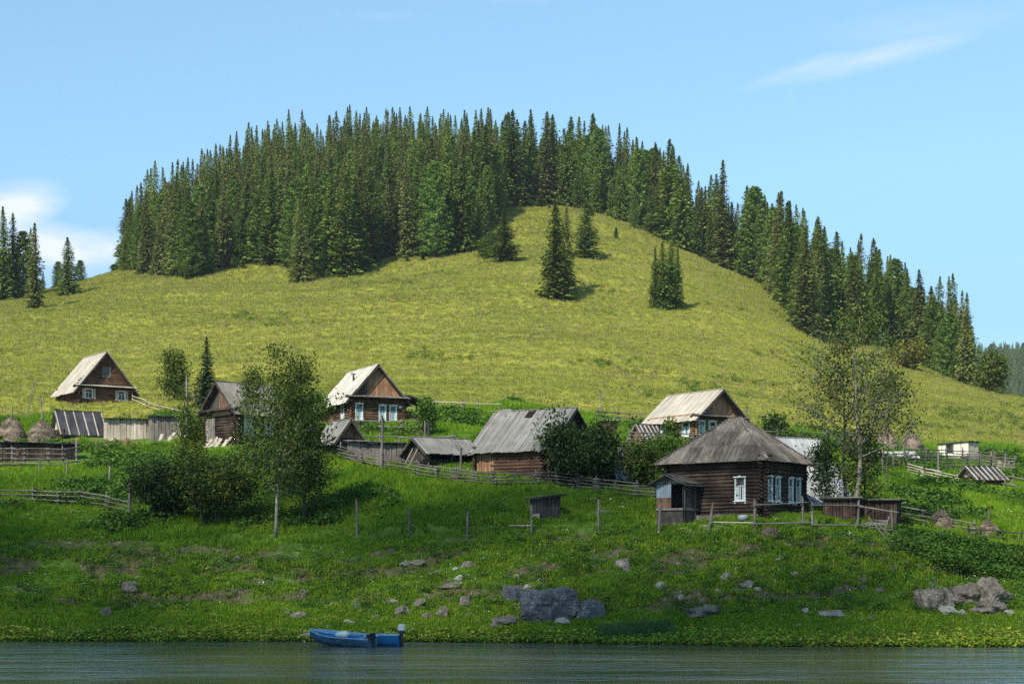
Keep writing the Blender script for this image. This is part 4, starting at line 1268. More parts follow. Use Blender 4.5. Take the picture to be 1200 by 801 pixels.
flat_shed('plank_shed', 'low plank lean-to between the hip roofed house and the dark plank shed', (1003, 611), 958, 1006, 583, 84, 'logs_dark', slope=.0, LA=2.0)

# 9. small gabled cabin with stove and plank annex below the bright roofed house
def cabin():
    h = House('bathhouse', 'small log bathhouse with a board roof and brown gable, below the bright roofed house', 'bathhouse', (394, 532), 374, 424, 513, 491, 28, ov=.4)
    h.walls('log', 'logs_dark', .22)
    h.gable('front', 'plank_brown', pw=.2); h.gable('back', 'plank_brown')
    h.gable_roof('board', 'roof_board', .35, cw=.26)
cabin()
flat_shed('plank_shed', 'narrow grey plank shed joined to the right of the small bathhouse', (412, 541), 408, 439, 517, 12, 'plank_grey', .22, LA=1.6)
flat_shed('sod_roof_shed', 'low lattice walled shed with a turf covered roof beside the fence', (441, 545), 438, 476, 519, 8, 'plank_grey', .34, slope=.1, LA=2.6, roofm='plank_dark')

# 10. open fronted shed left of the barn
def open_shed():
    h = House('open_shed', 'open fronted shed with a sagging board roof and leaning poles, joined to the barn', 'shed', (501, 549), 476, 557, 527, 512, 30, 'left', .4)
    LA, LB = h.LA, h.LB
    h.wall('left', 'plank', 'plank_dark', .22)
    h.wall('front', 'log', 'logs_dark', .22, z1=.55); h.wall('back', 'log', 'logs_dark', .22, single=False); h.wall('right', 'log', 'logs_dark', .22, single=False)
    mb = MB(); h.sbox(mb, 'front', .3, LB-.3, .5, h.hw, -2.3, -2.2); mb.put('inner_wall', M_['core'], h.root)  # near-black colour stands for the shade inside the open front
    for u in (.1, LB*.5, LB-.1): piece('post', POLE, M_['fence_wood'], h.root, seg(h.S('front', u, 0, -.4), h.S('front', u, 0, h.hw), .14, .14))
    h.gable('left', 'plank_dark'); h.gable('right', 'plank_dark')
    h.gable_roof('board', 'roof_board', .45, cw=.28)
    for u in (.55, .8): piece('leaning_pole', POLE, M_['plank_pale'], h.root, seg(h.S('left', LA*u, .9, -.3), h.S('left', LA*u-.5, .1, 1.5), .09, .09))
    mb = MB(); c = Vector((1.0, LA*.5, h.hr)); mb.tube([c, c+Vector((0, 0, 1.2))], .1, 8); mb.put('stove_pipe', M_['dark_metal'], h.root)
open_shed()

# 11. left low shed with tar roof, long plank pen, haystack shelter
def tar_shed():
    h = House('tar_roof_shed', 'low shed with a black roof striped by pale battens and a white gable end', 'shed', (73, 514), 62, 121, 503, 481, 16, 'left', .3)
    h.walls('log', 'logs_brown', .24)
    h.gable('left', 'plank_pale'); h.gable('right', 'plank_grey')
    h.gable_roof('strips', 'tar', .4, cw=.95, under='plank_grey')
tar_shed()
flat_shed('plank_pen', 'long low pen of uneven upright planks under a rough roof, left of the log houses', (125, 517), 123, 176, 490, 5, 'plank_pale', .28, slope=.1, LA=3.0, cat='pen', roofm='plank_dark')
flat_shed('plank_pen', 'right half of the long low pen, of brown uneven upright planks', (177, 517), 175, 211, 487, 5, 'plank_grey', .3, slope=.1, LA=3.0, cat='pen', roofm='plank_dark')

flat_shed('hay_shelter', 'low dark shelter of poles in front of the haystacks at the far left', (-25, 543), -27, 88, 517, 3, 'logs_dark', .3, slope=.05, LA=1.6, cat='shelter', roofm='plank_grey')  # walls dark to paint the shade of the open space beneath its roof
# 12. grey roofed shed right of the barn bush
def grey_shed():
    h = House('plank_shed', 'tall plank shed with a light grey board roof between the dark shrubs', 'shed', (722, 567), 702, 744, 549, 521, 40, 'left', .35)
    h.walls('plank', 'plank_dark', .22)
    h.gable('left', 'plank_dark'); h.gable('right', 'plank_dark')
    h.gable_roof('board', 'roof_board', .4, cw=.3)
grey_shed()
def stripe_shed():
    h = House('small_shed', 'little shed with black and white striped roof in front of the cream roofed house', 'shed', (754, 520), 739, 774, 511, 497, 38, 'left', .2)
    h.walls('plank', 'plank_brown', .22); h.gable('left', 'plank_brown'); h.gable('right', 'plank_brown')
    h.gable_roof('strips', 'tar', .25, cw=.42, under='plank_grey')
stripe_shed()
flat_shed('small_hut', 'tiny plank hut with a pale flat roof behind the dark shrubs', (716, 508), 704, 724, 493, 35, 'plank_brown', .25, 'roof_board_pale', cw=.4)
# 13. right side
def stripe_shed2():
    h = House('small_shed', 'low log shed with grey and black striped roof and pale gable on the right slope', 'shed', (1146, 569), 1123, 1176, 559, 546, 32, 'left', .3)
    h.walls('log', 'logs_brown', .22); h.gable('left', 'plank_pale'); h.gable('right', 'plank_pale')
    h.gable_roof('strips', 'tar', .35, cw=.5, under='plank_grey')
stripe_shed2()
def hut():
    h = House('white_hut', 'cream walled hut with a flat roof and square dark window beside the pens', 'hut', (1135, 540), 1099, 1147, 517, None, 55)
    LA, LB = h.LA, h.LB
    h.wall('left', 'plank', 'hut_white', .5, [(LA*.52, LA*.72, .95, 1.85)], z0=.4)
    h.wall('front', 'plank', 'plank_pale', .35, z0=.1); h.wall('right', 'plank', 'plank_pale', .3, single=False); h.wall('back', 'plank', 'plank_pale', .3, single=False)
    mb = MB(); z0, z1 = .95, 1.85; a, b = LA*.52, LA*.72
    h.sbox(mb, 'left', a-.06, a, z0, z1, -.03, .03); h.sbox(mb, 'left', b, b+.06, z0, z1, -.03, .03); h.sbox(mb, 'left', a-.06, b+.06, z1, z1+.06, -.03, .03)
    w = mb.put('window', M_['plank_grey'], h.root); mb = MB(); h.sbox(mb, 'left', a, b, z0, z1, -.09, -.08); mb.put('pane', M_['glass'], w)
    h.hr = h.hw
    h.plane((-.15, -.15, h.hw+.02), (1, 0, 0), (0, 1, -.02), LB+.3, LA+.3, 'board', 'plank_grey', cw=.4)
    for u in (.1, LA*.5, LA-.1): piece('post', POLE, M_['plank_pale'], h.root, seg(h.S('left', u, .0, -.8), h.S('left', u, 0, .4), .16, .16))
hut()
# 14. outhouse in the meadow
def outhouse():
    h = House('outhouse', 'small leaning grey plank outhouse alone on the grass below the barn', 'outhouse', (633, 611), 620, 656, 581, None, 32)
    LA, LB = h.LA, h.LB
    h.walls('plank', 'plank_dark', .17)
    r = .28; h.hr = h.hw
    h.plane((-.25, -.25, h.hw-.12), (1, 0, .16), (0, LA+.5, 0), LB+.6, LA+.5, 'board', 'plank_dark', cw=.2)
    mb = MB(); mb.prism([(0, 0, h.hw-.02), (LB, 0, h.hw-.02), (LB, 0, h.hw+LB*.14)], None, (0, .04, 0)); mb.put('side_board', M_['plank_dark'], h.root)
    mb = MB(); h.sbox(mb, 'left', 0, LA*.8, -.5, .5, .05, .08); mb.put('pale_board', M_['plank_pale'], h.root)
    h.root.rotation_euler = (R(-1), R(2.5), h.root.rotation_euler.z)
outhouse()

# ------------------------------------------------------------------ fences, posts and poles
def fence(label, pts, h=1.1, rails=3, cat='fence', name='rail_fence', mat='fence_wood', dia=.09, pd=.14, jit=.06, rail_mat=None, broken=0.0, rz0=.3):
    g = [P(*p) for p in pts]
    root = thing(name, label, cat, g[0])
    for i, p in enumerate(g):
        q = p-g[0]; hh = h*rnd.uniform(.95, 1.2)
        ln = Vector((rnd.uniform(-jit, jit), rnd.uniform(-jit, jit), 0))*1.5
        piece('post', POLE, M_[mat], root, seg(q-Vector((0, 0, .4)), q+Vector((0, 0, hh))+ln, pd*rnd.uniform(.8, 1.2), pd*rnd.uniform(.8, 1.2)))
    for i in range(len(g)-1):
        a = g[i]-g[0]; b = g[i+1]-g[0]
        d = (b-a); d.z = 0; d.normalize(); off = Vector((d.y, -d.x, 0))*(pd*.5+dia*.4)
        if off.y > 0: off = -off
        for k in range(rails):
            if rnd.random() < broken: continue
            z = rz0+(h-rz0-.05)*(k/(max(rails-1, 1)))
            e1 = rnd.uniform(-jit, jit); e2 = rnd.uniform(-jit, jit)
            # split long spans so that the rails follow the slope
            piece('rail', POLE, M_[rail_mat or mat], root, seg(a+off-d*rnd.uniform(.1, .35)+Vector((0, 0, z+e1)), b+off+d*rnd.uniform(.1, .35)+Vector((0, 0, z+e2)), dia*rnd.uniform(.8, 1.2), dia*rnd.uniform(.8, 1.2)))
    return root
fence('long grey pole fence running downhill in front of the barn and open shed', [(398,537),(424,545),(450,551),(470,555),(490,559),(512,563),(534,566),(556,569),(578,571),(602,571),(628,570),(652,570),(678,574),(700,578),(722,581),(746,584),(768,587)], 1.0, 4, dia=.08)
fence('tall pole pen fence in front of the hay on the left', [(-20,548),(0,548),(14,547),(28,548),(56,548),(74,548),(90,545)], 1.5, 4, pd=.18)
fence('low pole fence with a missing span below the hay pens on the left', [(-10,590),(38,590),(68,592),(96,592),(125,596),(152,604)], .95, 3, dia=.08)
fence('pale pole fence climbing beside the highest log house', [(156,471),(172,478),(188,484),(204,488),(222,492)], .8, 2, rail_mat='plank_pale')
fence('short piece of grey pole fence under the leafy tree behind the log houses', [(195,463),(205,465),(215,467),(228,470)], 1.2, 4)
fence('pole fence in front of the bright roofed house', [(402,509),(420,510),(447,511),(470,512),(492,512)], 1.3, 3)
fence('low pole fence across the yard below the bright roofed house', [(424,524),(446,526),(468,527),(500,528),(530,526)], 1.0, 2)
fence('pale pole fence along the foot of the meadow behind the barn', [(484,481),(513,482),(541,483),(543,483),(560,485),(585,486)], 1.0, 2, rail_mat='plank_pale')
fence('pole fence along the foot of the meadow left of the cream roofed house', [(700,496),(724,497),(738,498),(756,499)], 1.2, 3)
fence('pole fence between the striped shed and the bush', [(738,522),(754,524),(772,524),(795,524),(812,526)], 1.2, 4)
fence('pole fence beside the tarpaulin and haystacks on the right slope', [(1020,553),(1034,553),(1048,552),(1074,553),(1100,553),(1133,553),(1148,553),(1162,553),(1188,556)], 1.55, 5, pd=.2)
fence('second pen fence close under the cream walled hut', [(1060,545),(1086,545),(1110,545),(1128,546),(1147,546),(1165,548),(1178,552)], 1.5, 5, pd=.2)
fence('pale pole fence slanting down to the small striped shed on the right slope', [(1066,556),(1082,561),(1100,566),(1122,571)], 1.0, 4, rail_mat='plank_pale')
fence('short pole fence right of the small striped shed', [(1178,571),(1186,572),(1205,576)], 1.0, 2)
fence('broken pole fence beside the dark hay heaps, lower right', [(1052,612),(1082,618),(1110,624),(1142,631)], 1.0, 3, rail_mat='fence_wood', broken=.3)
fence('dark low pole fence at the lower right field edge', [(1136,633),(1150,634),(1172,636),(1196,640)], .8, 2, mat='plank_dark')
fence('pole fence behind the white roofed barn', [(890,520),(910,521),(940,522),(968,524),(995,526),(1018,527)], 1.2, 3)
fence('two rail fence in front of the hip roofed house', [(884,622),(941,620)], 1.55, 2, rz0=.35, pd=.17)
fence('two rail fence in front of the dark plank shed', [(952,622),(1005,621),(1046,628)], 1.5, 2, rz0=.35, pd=.17)
for (px, py, top, lb) in [(419,629,590,'lone fence post on the grass, first in the foreground row from the birch'),(480,631,597,'lone fence post on the grass, second in the foreground row from the birch'),(547,633,598,'lone fence post on the grass, third in the foreground row from the birch'),
    (623,627,592,'lone fence post just in front of the outhouse'),(701,623,585,'lone fence post on open grass between the outhouse and the hip roofed house'),(772,625,589,'lone fence post below the porch of the hip roofed house'),
    (829,626,592,'slanting fence post below the side window of the hip roofed house'),(152,615,567,'thick lone post beside the big willow bush'),(127,568,546,'thin lone post in the grass left of the willow bush'),(367,606,590,'short post behind the birch trunk'),
    (78,560,538,'short post in the grass below the hay pens, on the right'),(46,556,540,'short post in the grass below the hay pens, on the left'),(219,520,446,'tall grey utility pole left of the grey roofed log house'),(703,478+8,460,'pole behind the cream roofed house'),
    (447,552,492,'tall post in front of the lattice walled shed'),(498,516,494,'post standing beside the little rowan'),(539,566,528,'post at the corner of the open shed'),(1100,562,530,'tall gate post of the right pens'),(969,524,504,'tall pale post behind the white roofed barn'),(875,500,478,'thin pale pole behind the hipped roof'),(1038,524,478,'pole of the hay rack standing in the haystack'),(1069,520,486,'short pole standing between the haystacks')]:
    p = P(px, py); hgt = (py-top)*p.y/FPX
    t = thing('wooden_post', lb, 'post', p)
    thick = .2 if py-top > 45 else .16
    piece('shaft', POLE, M_['fence_wood'], t, seg((0, 0, -.4), (rnd.uniform(-.09, .09)+(.25 if px == 829 else 0), rnd.uniform(-.08, .08), hgt), thick, thick))
def lying(label, a, b, d=.1, za=.12, zb=.12, mat='plank_pale', cat='pole', name='fallen_pole', tops=False):
    p = P(*a); q = P(*b)
    if tops: q = Vector(((b[0]-600)*p.y/FPX, p.y+.5, CAM_Z+(HOR-b[1])*p.y/FPX))
    t = thing(name, label, cat, p)
    piece('pole_wood', POLE, M_[mat], t, seg((0, 0, za), (q-p)+Vector((0, 0, zb)), d, d))
lying('pale pole lying on the grass below the hip roofed house', (794,622), (832,618), .12)
lying('pale pole lying on the grass from the slanting post to the fence', (833,617), (882,616), .08)
lying('thin pale pole lying at the foot of the outhouse', (597,620), (622,620), .1)
lying('long stick leaning on the dark plank shed', (1035,627), (1046,600), .1, 0, 0, 'fence_wood', tops=True)
lying('stick propped low beside the dark plank shed', (1046,640), (1020,606), .08, 0, 0, 'fence_wood', tops=True)
lying('second stick propped low beside the dark plank shed', (1052,636), (1030,612), .08, 0, 0, 'fence_wood', tops=True)
lying('thin slanting pole on the meadow edge left of the striped roof shed', (31,492), (39,445), .13, 0, 0, 'fence_wood', tops=True)
lying('second thin slanting pole near the left haystacks', (51,503), (45,462), .13, 0, 0, 'fence_wood', tops=True)
lying('board leaning against the hip roofed house', (888-2,606), (884,580), .18, 0, 0, 'plank_grey', tops=True) if 0 else None

def board_heap(name, label, cat, px, py, n, L_, mat, lean=0.6, spread=1.6, flat=False):
    p = P(px, py); t = thing(name, label, cat, p)
    for i in range(n):
        x = (i/(n-1)-.5)*spread
        if flat: a = Vector((x*.2-L_/2, rnd.uniform(-.5, .5), .15+.13*i)); b = a+Vector((L_*rnd.uniform(.8, 1.1), rnd.uniform(-.3, .3), rnd.uniform(-.1, .12)))
        else: a = Vector((x-rnd.uniform(.1, .5), rnd.uniform(-.2, .2), -.1)); b = a+Vector((rnd.uniform(.2, .7), .6, L_*rnd.uniform(.5, 1)))
        piece('board', BOARDS, M_[mat], t, seg(a, b, rnd.uniform(.2, .32), .05, (0, -1, .2)))
board_heap('board_heap', 'heap of white boards leaning at the foot of the grey roofed log house', 'boards', 262, 523, 9, .95, 'plank_pale', spread=2.4)
board_heap('board_stack', 'stack of white boards lying under the haystacks', 'boards', 1041, 541, 6, 5.0, 'slate_white', flat=True)
board_heap('board_heap', 'pale boards lying in the grass right of the outhouse', 'boards', 709, 604, 2, 1.0, 'plank_grey', flat=True)
board_heap('firewood_heap', 'heap of split firewood below the black striped shed roof', 'firewood', 118, 527, 26, 1.2, 'plank_brown', spread=6.5)
board_heap('firewood_heap', 'low heap of grey boards at the end of the plank pen', 'firewood', 203, 519, 7, 1.2, 'plank_pale', spread=1.6)
board_heap('board_stack', 'pale board lying against the foot of the dark plank shed', 'boards', 1022, 617, 2, 1.9, 'plank_grey', flat=True)
board_heap('board_heap', 'dark grey boards heaped beside the right pens', 'boards', 1172, 552, 9, 1.2, 'plank_grey', spread=2.8)

# grey bucket-like tub by the hip roofed house
def tub():
    p = P(870, 610); t = thing('metal_tub', 'grey metal tub lying by the wall of the hip roofed house', 'tub', p)
    mb = MB(); mb.tube([(0, 0, .0), (.02, -.02, .18), (.03, -.03, .36)], [.24, .3, .33], 12)
    mb.put('tub_body', M_['slate_white'], t, True)
    mb = MB(); mb.tube([(.35*math.cos(a), .35*math.sin(a), .36) for a in np.linspace(0, 6.28, 13)], .02, 5, False); mb.put('rim', M_['plank_grey'], t)
tub()

# ------------------------------------------------------------------ haystacks
def haystack(label, px, py, w_px, top, pole=True, mat='hay', seed=0):
    p = P(px, py); k = p.y/FPX; r = w_px*k/2; hgt = (py-top)*k
    t = thing('haystack', label, 'haystack', p)
    rs = np.random.RandomState(seed)
    mb = MB(); n, m = 18, 9
    vs = []
    for j in range(m+1):
        q = j/m
        for i in range(n):
            a = 2*math.pi*i/n
            rr = r*(math.cos(q*math.pi/2)**.75)*(1+.10*rs.normal()) + .02
            vs.append((rr*math.cos(a), rr*math.sin(a), hgt*(q**.9)*(1+.02*rs.normal())-.2*(j == 0)))
    fs = [[j*n+i, j*n+(i+1) % n, (j+1)*n+(i+1) % n, (j+1)*n+i] for j in range(m) for i in range(n)]
    mb.add(vs, fs); mb.put('hay_mound', M_[mat], t, True)
    N_ = 1500; qs = rs.rand(N_)**.8; an = rs.rand(N_)*6.28
    rr = r*np.cos(qs*math.pi/2)**.75
    cs = np.stack([rr*np.cos(an), rr*np.sin(an), hgt*qs**.9], -1)
    ds = np.stack([np.cos(an)*.4+rs.normal(0, .5, N_), np.sin(an)*.4+rs.normal(0, .5, N_), -rs.rand(N_)*1.2-.1], -1)
    v, f = sprays(cs, ds, rs.uniform(.25, .6, N_), rs.uniform(.03, .08, N_), rs)
    o = put('straw', np_mesh('straw', v, f), M_[mat], t); o['kind'] = 'stuff'
    if pole: piece('centre_pole', POLE, M_['fence_wood'], t, seg((0, 0, 0), (.1, 0, hgt+.8), .12, .12))
haystack('big brown haystack in the pen at the left frame edge', 13, 519, 36, 489, True, seed=1)
haystack('dark haystack with a prop pole left of the black striped shed roof', 49, 517, 34, 493, True, seed=2)
haystack('rounded haystack behind the two thin trees on the right', 1009, 530, 24, 506, False, seed=3)
haystack('pointed haystack behind the stack of white boards', 1038, 529, 27, 501, False, seed=4)
haystack('wide haystack next to the pens, right of the pointed one', 1068, 530, 27, 506, False, seed=5)
haystack('dark hay heap in the green field lower right, nearer the plank shed', 1103, 622, 30, 599, False, seed=6)
haystack('small dark hay heap lower right behind the low dark fence', 1157, 631, 26, 611, True, seed=7)
haystack('tiny brown heap of earth and straw on the grass before the hip roofed house', 902, 626, 20, 621, False, seed=8)

# ------------------------------------------------------------------ boats
def hull(Lh, B, Dp, bow=.25, sheer=.15, n=14, th=.035, transom=.75):
    """open river boat: x from stern 0 to bow L"""
    def sec(q):
        w = B/2*(transom+(1-transom)*math.sin(min(q*2.2, 1)*math.pi/2))*(1-max(0, (q-.5)/.5)**2.2)+.015
        zt = Dp+sheer*max(0, (q-.45)/.55)**2
        zb = bow*max(0, (q-.62)/.38)**2*.9
        return w, zt, zb
    out, inn = [], []
    prof = [(-1, 1), (-.93, .5), (-.62, .06), (0, 0), (.62, .06), (.93, .5), (1, 1)]
    for i in range(n+1):
        q = i/n; w, zt, zb = sec(q)
        zb = min(zb, zt-.08)
        out.append([(q*Lh, a*w, zb+(zt-zb)*b) for a, b in prof])
        inn.append([(min(max(q*Lh, .04), Lh-.06), a*max(w-th, .004), zb+th+(zt-zb-th)*b) for a, b in prof])
    return out, inn
def loft(rows):
    vs = [p for r in rows for p in r]; k = len(rows[0])
    fs = [[i*k+j, i*k+j+1, (i+1)*k+j+1, (i+1)*k+j] for i in range(len(rows)-1) for j in range(k-1)]
    return vs, fs
def boat(label, px, py, yaw, Lh, B, Dp, m_out, m_in, z=-.1, pitch=0, roll=0):
    Y = 8000/(py-HOR)
    t = thing('rowing_boat', label, 'boat', ((px-600)*Y/FPX, Y, z), R(yaw))
    t.rotation_euler = (R(roll), R(pitch), R(yaw))
    out, inn = hull(Lh, B, Dp)
    mb = MB(); mb.add(*loft(out)); k = 7; mb.add(out[0], [list(range(7))]); hl = mb.put('hull', m_out, t, True)
    mb = MB(); v, f = loft(inn); mb.add(v, [q[::-1] for q in f]); mb.add(inn[0], [list(range(7))[::-1]]); mb.put('lining', m_in, t, True)
    mb = MB()
    for s_ in (0, -1):
        mb.tube([(p[s_][0], p[s_][1], p[s_][2]+.01) for p in out], .03, 5)
    mb.tube([out[0][0], out[0][-1]], .035, 5)
    mb.put('gunwale', M_['boat_in'], t)
    for q in (.22, .5, .74):
        i = int(q*14); w = out[i][0]; mb = MB(); mb.box((w[0], 0, w[2]-.12), (.24, abs(w[1])*2-.06, .035)); mb.put('seat', M_['boat_in'], t)
    return t, out
def boats():
    t, out = boat('long weathered blue wooden boat moored at the bank with a white bundle inside', 437, 757.5, 140, 4.35, 1.15, .52, M_['boat_blue'], M_['boat_in'], -.07, -2.2, -10)
    mb = MB(); mb.box((.0, .05, .62), (.14, .5, .22)); mb.tube([(-.05, .0, .75), (-.05, 0, .2), (-.1, 0, -.1)], [.09, .06, .05], 6); mb.put('motor_bracket', M_['dark_metal'], t)
    b = thing('white_bundle', 'white sack lying in the long blue boat', 'sack', t.location+Vector((-1.55, 1.25, .62)))
    bm = bmesh.new(); bmesh.ops.create_icosphere(bm, subdivisions=3, radius=1)
    for v in bm.verts:
        n = .12*math.sin(v.co.x*5)+.1*math.sin(v.co.y*7+1)
        v.co = Vector((v.co.x*.34*(1+n), v.co.y*.2, v.co.z*.17*(1+n)))
    me = bpy.data.meshes.new('sack'); bm.to_mesh(me); bm.free(); me.polygons.foreach_set('use_smooth', [True]*len(me.polygons))
    put('sack_cloth', me, M_['white_plastic'], b)
    t2, out = boat('bright blue boat with an outboard motor, moored behind the long wooden boat', 468.5, 756, 168, 4.2, 1.25, .58, M_['boat_blue2'], M_['boat_in'], -.06, 0)
    mt = thing('outboard_motor', 'outboard motor with a white cowl on the stern of the bright blue boat', 'motor', t2.location+Vector((0, 0, 0)), t2.rotation_euler.z)
    mb = MB(); mb.box((-.1, 0, .96), (.34, .30, .34), None); me = mb.mesh('cowl')
    bm = bmesh.new(); bm.from_mesh(me); bmesh.ops.bevel(bm, geom=bm.edges[:], offset=.045, segments=2, affect='EDGES'); bm.to_mesh(me); bm.free()
    put('cowl', me, M_['white_plastic'], mt)
    mb = MB(); mb.box((-.1, 0, .74), (.26, .24, .12)); mb.box((-.08, 0, .4), (.16, .12, .62)); mb.box((-.08, 0, .02), (.24, .08, .22)); mb.tube([(0.05, 0, .82), (.5, .05, .9)], .025, 6)
    mb.put('shaft_housing', M_['dark_metal'], mt)
boats()

# ------------------------------------------------------------------ rocks
def rock_mesh(seed, sub=3, cuts=13, flat=1.0):
    r = random.Random(seed); bm = bmesh.new(); bmesh.ops.create_icosphere(bm, subdivisions=sub, radius=1)
    pl = []
    for k in range(cuts):
        n = Vector((r.gauss(0, 1), r.gauss(0, 1), r.gauss(0, 1)*flat)).normalized(); pl.append((n, r.uniform(.5, .82)))
    for v in bm.verts:
        for n, d in pl:
            e = v.co.dot(n)-d
            if e > 0: v.co -= n*e*.93
        v.co += v.co.normalized()*r.uniform(-.03, .035)
    from mathutils import noise as mn
    for v in bm.verts:
        q = v.co*1.7+Vector((seed, 0, 0)); v.co += v.co.normalized()*(mn.fractal(q, .6, 2.2, 5)*.17+.06*math.sin(v.co.z*11+v.co.x*3+seed)*(sub > 3))
    me = bpy.data.meshes.new('rock'); bm.to_mesh(me); bm.free(); return me
ROCKS = [rock_mesh(i, 3, 10+i % 5) for i in range(7)]
BIG = [rock_mesh(40+i, 4, 9+2*i) for i in range(4)]
def rock(label, px, py, w, hp, mat='rock', group=None, yaw=None, big=False, sink=.25, dep=.8, name='rock'):
    p = P(px, py); k = p.y/FPX
    me = rnd.choice(BIG if big else ROCKS)
    o = bpy.data.objects.new(name, cm(me, M_[mat])); C.objects.link(o)
    tag(o, label, 'rock', group)
    rx = w*k/2/.82; rzz = hp*k/2/.78
    o.location = p+Vector((0, rx*dep*.5, rzz*.78-rzz*sink))
    o.rotation_euler = (rnd.uniform(-.15, .15), rnd.uniform(-.12, .12), rnd.uniform(-.5, .5) if yaw is None else yaw)
    o.scale = (rx, rx*dep, rzz*(1+sink*.5))
    return o
def block_mesh(seed):
    from mathutils import noise as mn
    bm = bmesh.new(); bmesh.ops.create_cube(bm, size=1.7); bmesh.ops.subdivide_edges(bm, edges=bm.edges[:], cuts=15, use_grid_fill=True)
    r = random.Random(seed); pl = [(Vector((r.gauss(0, 1), r.gauss(0, 1), r.gauss(0, .7))).normalized(), r.uniform(.85, 1.05)) for k in range(12)]
    for v in bm.verts:
        for n, d in pl:
            e = v.co.dot(n)-d
            if e > 0: v.co -= n*e
        q = v.co*1.6+Vector((seed, 3, 0))
        v.co += v.co.normalized()*(mn.fractal(q, .55, 2.2, 6)*.13) + Vector((0, 0, .05*math.sin(v.co.x*2.5)))
        if mn.noise(Vector((v.co.x*1.3+5, 0, seed)))  > .05: v.co.y += .12
        if abs((v.co.x*.9+v.co.z*.25) % .9-.45) < .07: v.co *= .93
    me = bpy.data.meshes.new('rock_block'); bm.to_mesh(me); bm.free(); return me
BIG0 = BIG; BIG = [block_mesh(3)]
rock('huge blue grey block of rock, largest boulder on the grassy bank', 644, 729, 62, 38, 'rock_blue', big=True, yaw=.08, dep=.6, sink=.1)
BIG = BIG0+[block_mesh(8), block_mesh(12)]
rock('dark boulder touching the right end of the huge grey block', 690, 726, 34, 22, 'rock_blue', big=True)
rock('dark upright boulder just left of the huge grey block', 600, 704, 22, 18, 'rock_blue', big=True)
rock('rounded grey rock above the left end of the huge grey block', 618, 693, 12, 9, 'rock_pale')
rock('broad smooth grey rock slab left below the huge grey block', 588, 738, 36, 17, 'rock', big=True)
rock('pale wedge of rock at the foot of the huge grey block', 660, 734, 18, 10, 'rock_pale')
rock('flat pale stone near the shore below the huge grey block', 650, 739, 22, 5, 'rock_pale')
rock('squat dark upright rock beside the shore left of the smooth slab', 518, 725, 14, 17, 'rock')
rock('dark humped rock left of the squat upright rock', 493, 712, 16, 11, 'rock')
rock('grey boulder on the grass above the bright blue boat', 471, 722, 22, 13, 'rock')
rock('small grey boulder between the humped rock and the smooth slab', 545, 710, 16, 14, 'rock')
rock('broad flat grey rock set in the turf above the boats', 528, 690, 30, 9, 'rock')
rock('orange brown stone on the bank above the flat grey rock', 537, 681, 11, 8, 'rock_pale')
rock('grey slab sticking from the turf hump on the upper bank', 486, 663, 26, 7, 'rock')
rock('pointed grey rock standing alone on the left bank', 152, 694, 24, 14, 'rock', yaw=.3)
rock('round brownish rock in the grass at the left near the water', 124, 724, 14, 12, 'rock')
rock('white stone at the water edge on the left', 138, 752, 11, 5, 'rock_pale')
rock('dark little rock in the grass under the birch', 276, 659, 9, 9, 'rock')
rock('small grey rock on the bank left of the boats', 350, 726, 20, 10, 'rock')
rock('pale rock at the bow of the long blue boat', 361, 750, 24, 11, 'rock_pale')
rock('long flat pale rock by the right shore', 976, 724, 38, 11, 'rock_pale', yaw=.1)
rock('pale grey rounded rock on the right bank', 1010-135, 690, 16, 12, 'rock')
rock('angular grey rock in the eroded patch on the right bank', 851, 681, 14, 10, 'rock')
rock('pale angular rock high on the eroded bank', 870-100, 715, 24, 9, 'rock') if 0 else None
rock('broken layered rock outcrop near the shore, mid right', 822, 726, 46, 17, 'rock', big=True)
rock('low rubble of grey rock mid way up the bank', 730, 666, 22, 14, 'rock')
rock('dark rock hump high on the bank above the reeds', 700, 660, 18, 8, 'rock')
# the outcrop on the right
for (px, py, w, hp, mt, lb) in [(1098,716,38,27,'rock','leaning slab at the left end of the right hand rock outcrop'),(1130,711,40,27,'rock','broad grey face in the middle of the right hand rock outcrop'),(1165,712,46,34,'rock','mossy brown crag at the right end of the right hand rock outcrop'),
    (1162,722,42,18,'rock','grey slab sloping from the foot of the mossy crag'),(1112,722,26,12,'rock_pale','pale block fallen at the foot of the leaning slab'),(1186,723,20,8,'rock_pale','small pale rock at the right end of the outcrop foot'),(1128,722,18,8,'rock_pale','small pale rock between the two slabs of the outcrop')]:
    rock(lb, px, py, w, hp, mt, big=True, dep=.7)
rr = random.Random(5)
sm = []
for k in range(115):
    z = rr.random()
    if z < .75: px, py = rr.gauss(800, 190), rr.uniform(655, 735)
    else: px, py = rr.uniform(300, 560), rr.uniform(690, 742)
    if 330 < px < 1190: sm.append((px, py))
for px, py in sm:
    w = rr.choice([5, 6, 7, 8, 9, 10, 12, 14, 17])
    rock('small grey stone half buried in the grassy bank', px, py, w, w*rr.uniform(.4, .7), rr.choice(['rock', 'rock', 'rock', 'rock_pale', 'rock_blue']), 'small stones in the bank', name='stone', sink=.6)
for px in list(range(505, 600, 14))+[640, 700, 880, 905]:
    rock('small wet stone at the edge of the river', px+rr.uniform(-4, 4), 749+rr.uniform(-1, 1.5)+(px-600)*.008, rr.uniform(4, 9), rr.uniform(3, 5), 'rock_pale', 'wet stones along the waterline', name='stone')

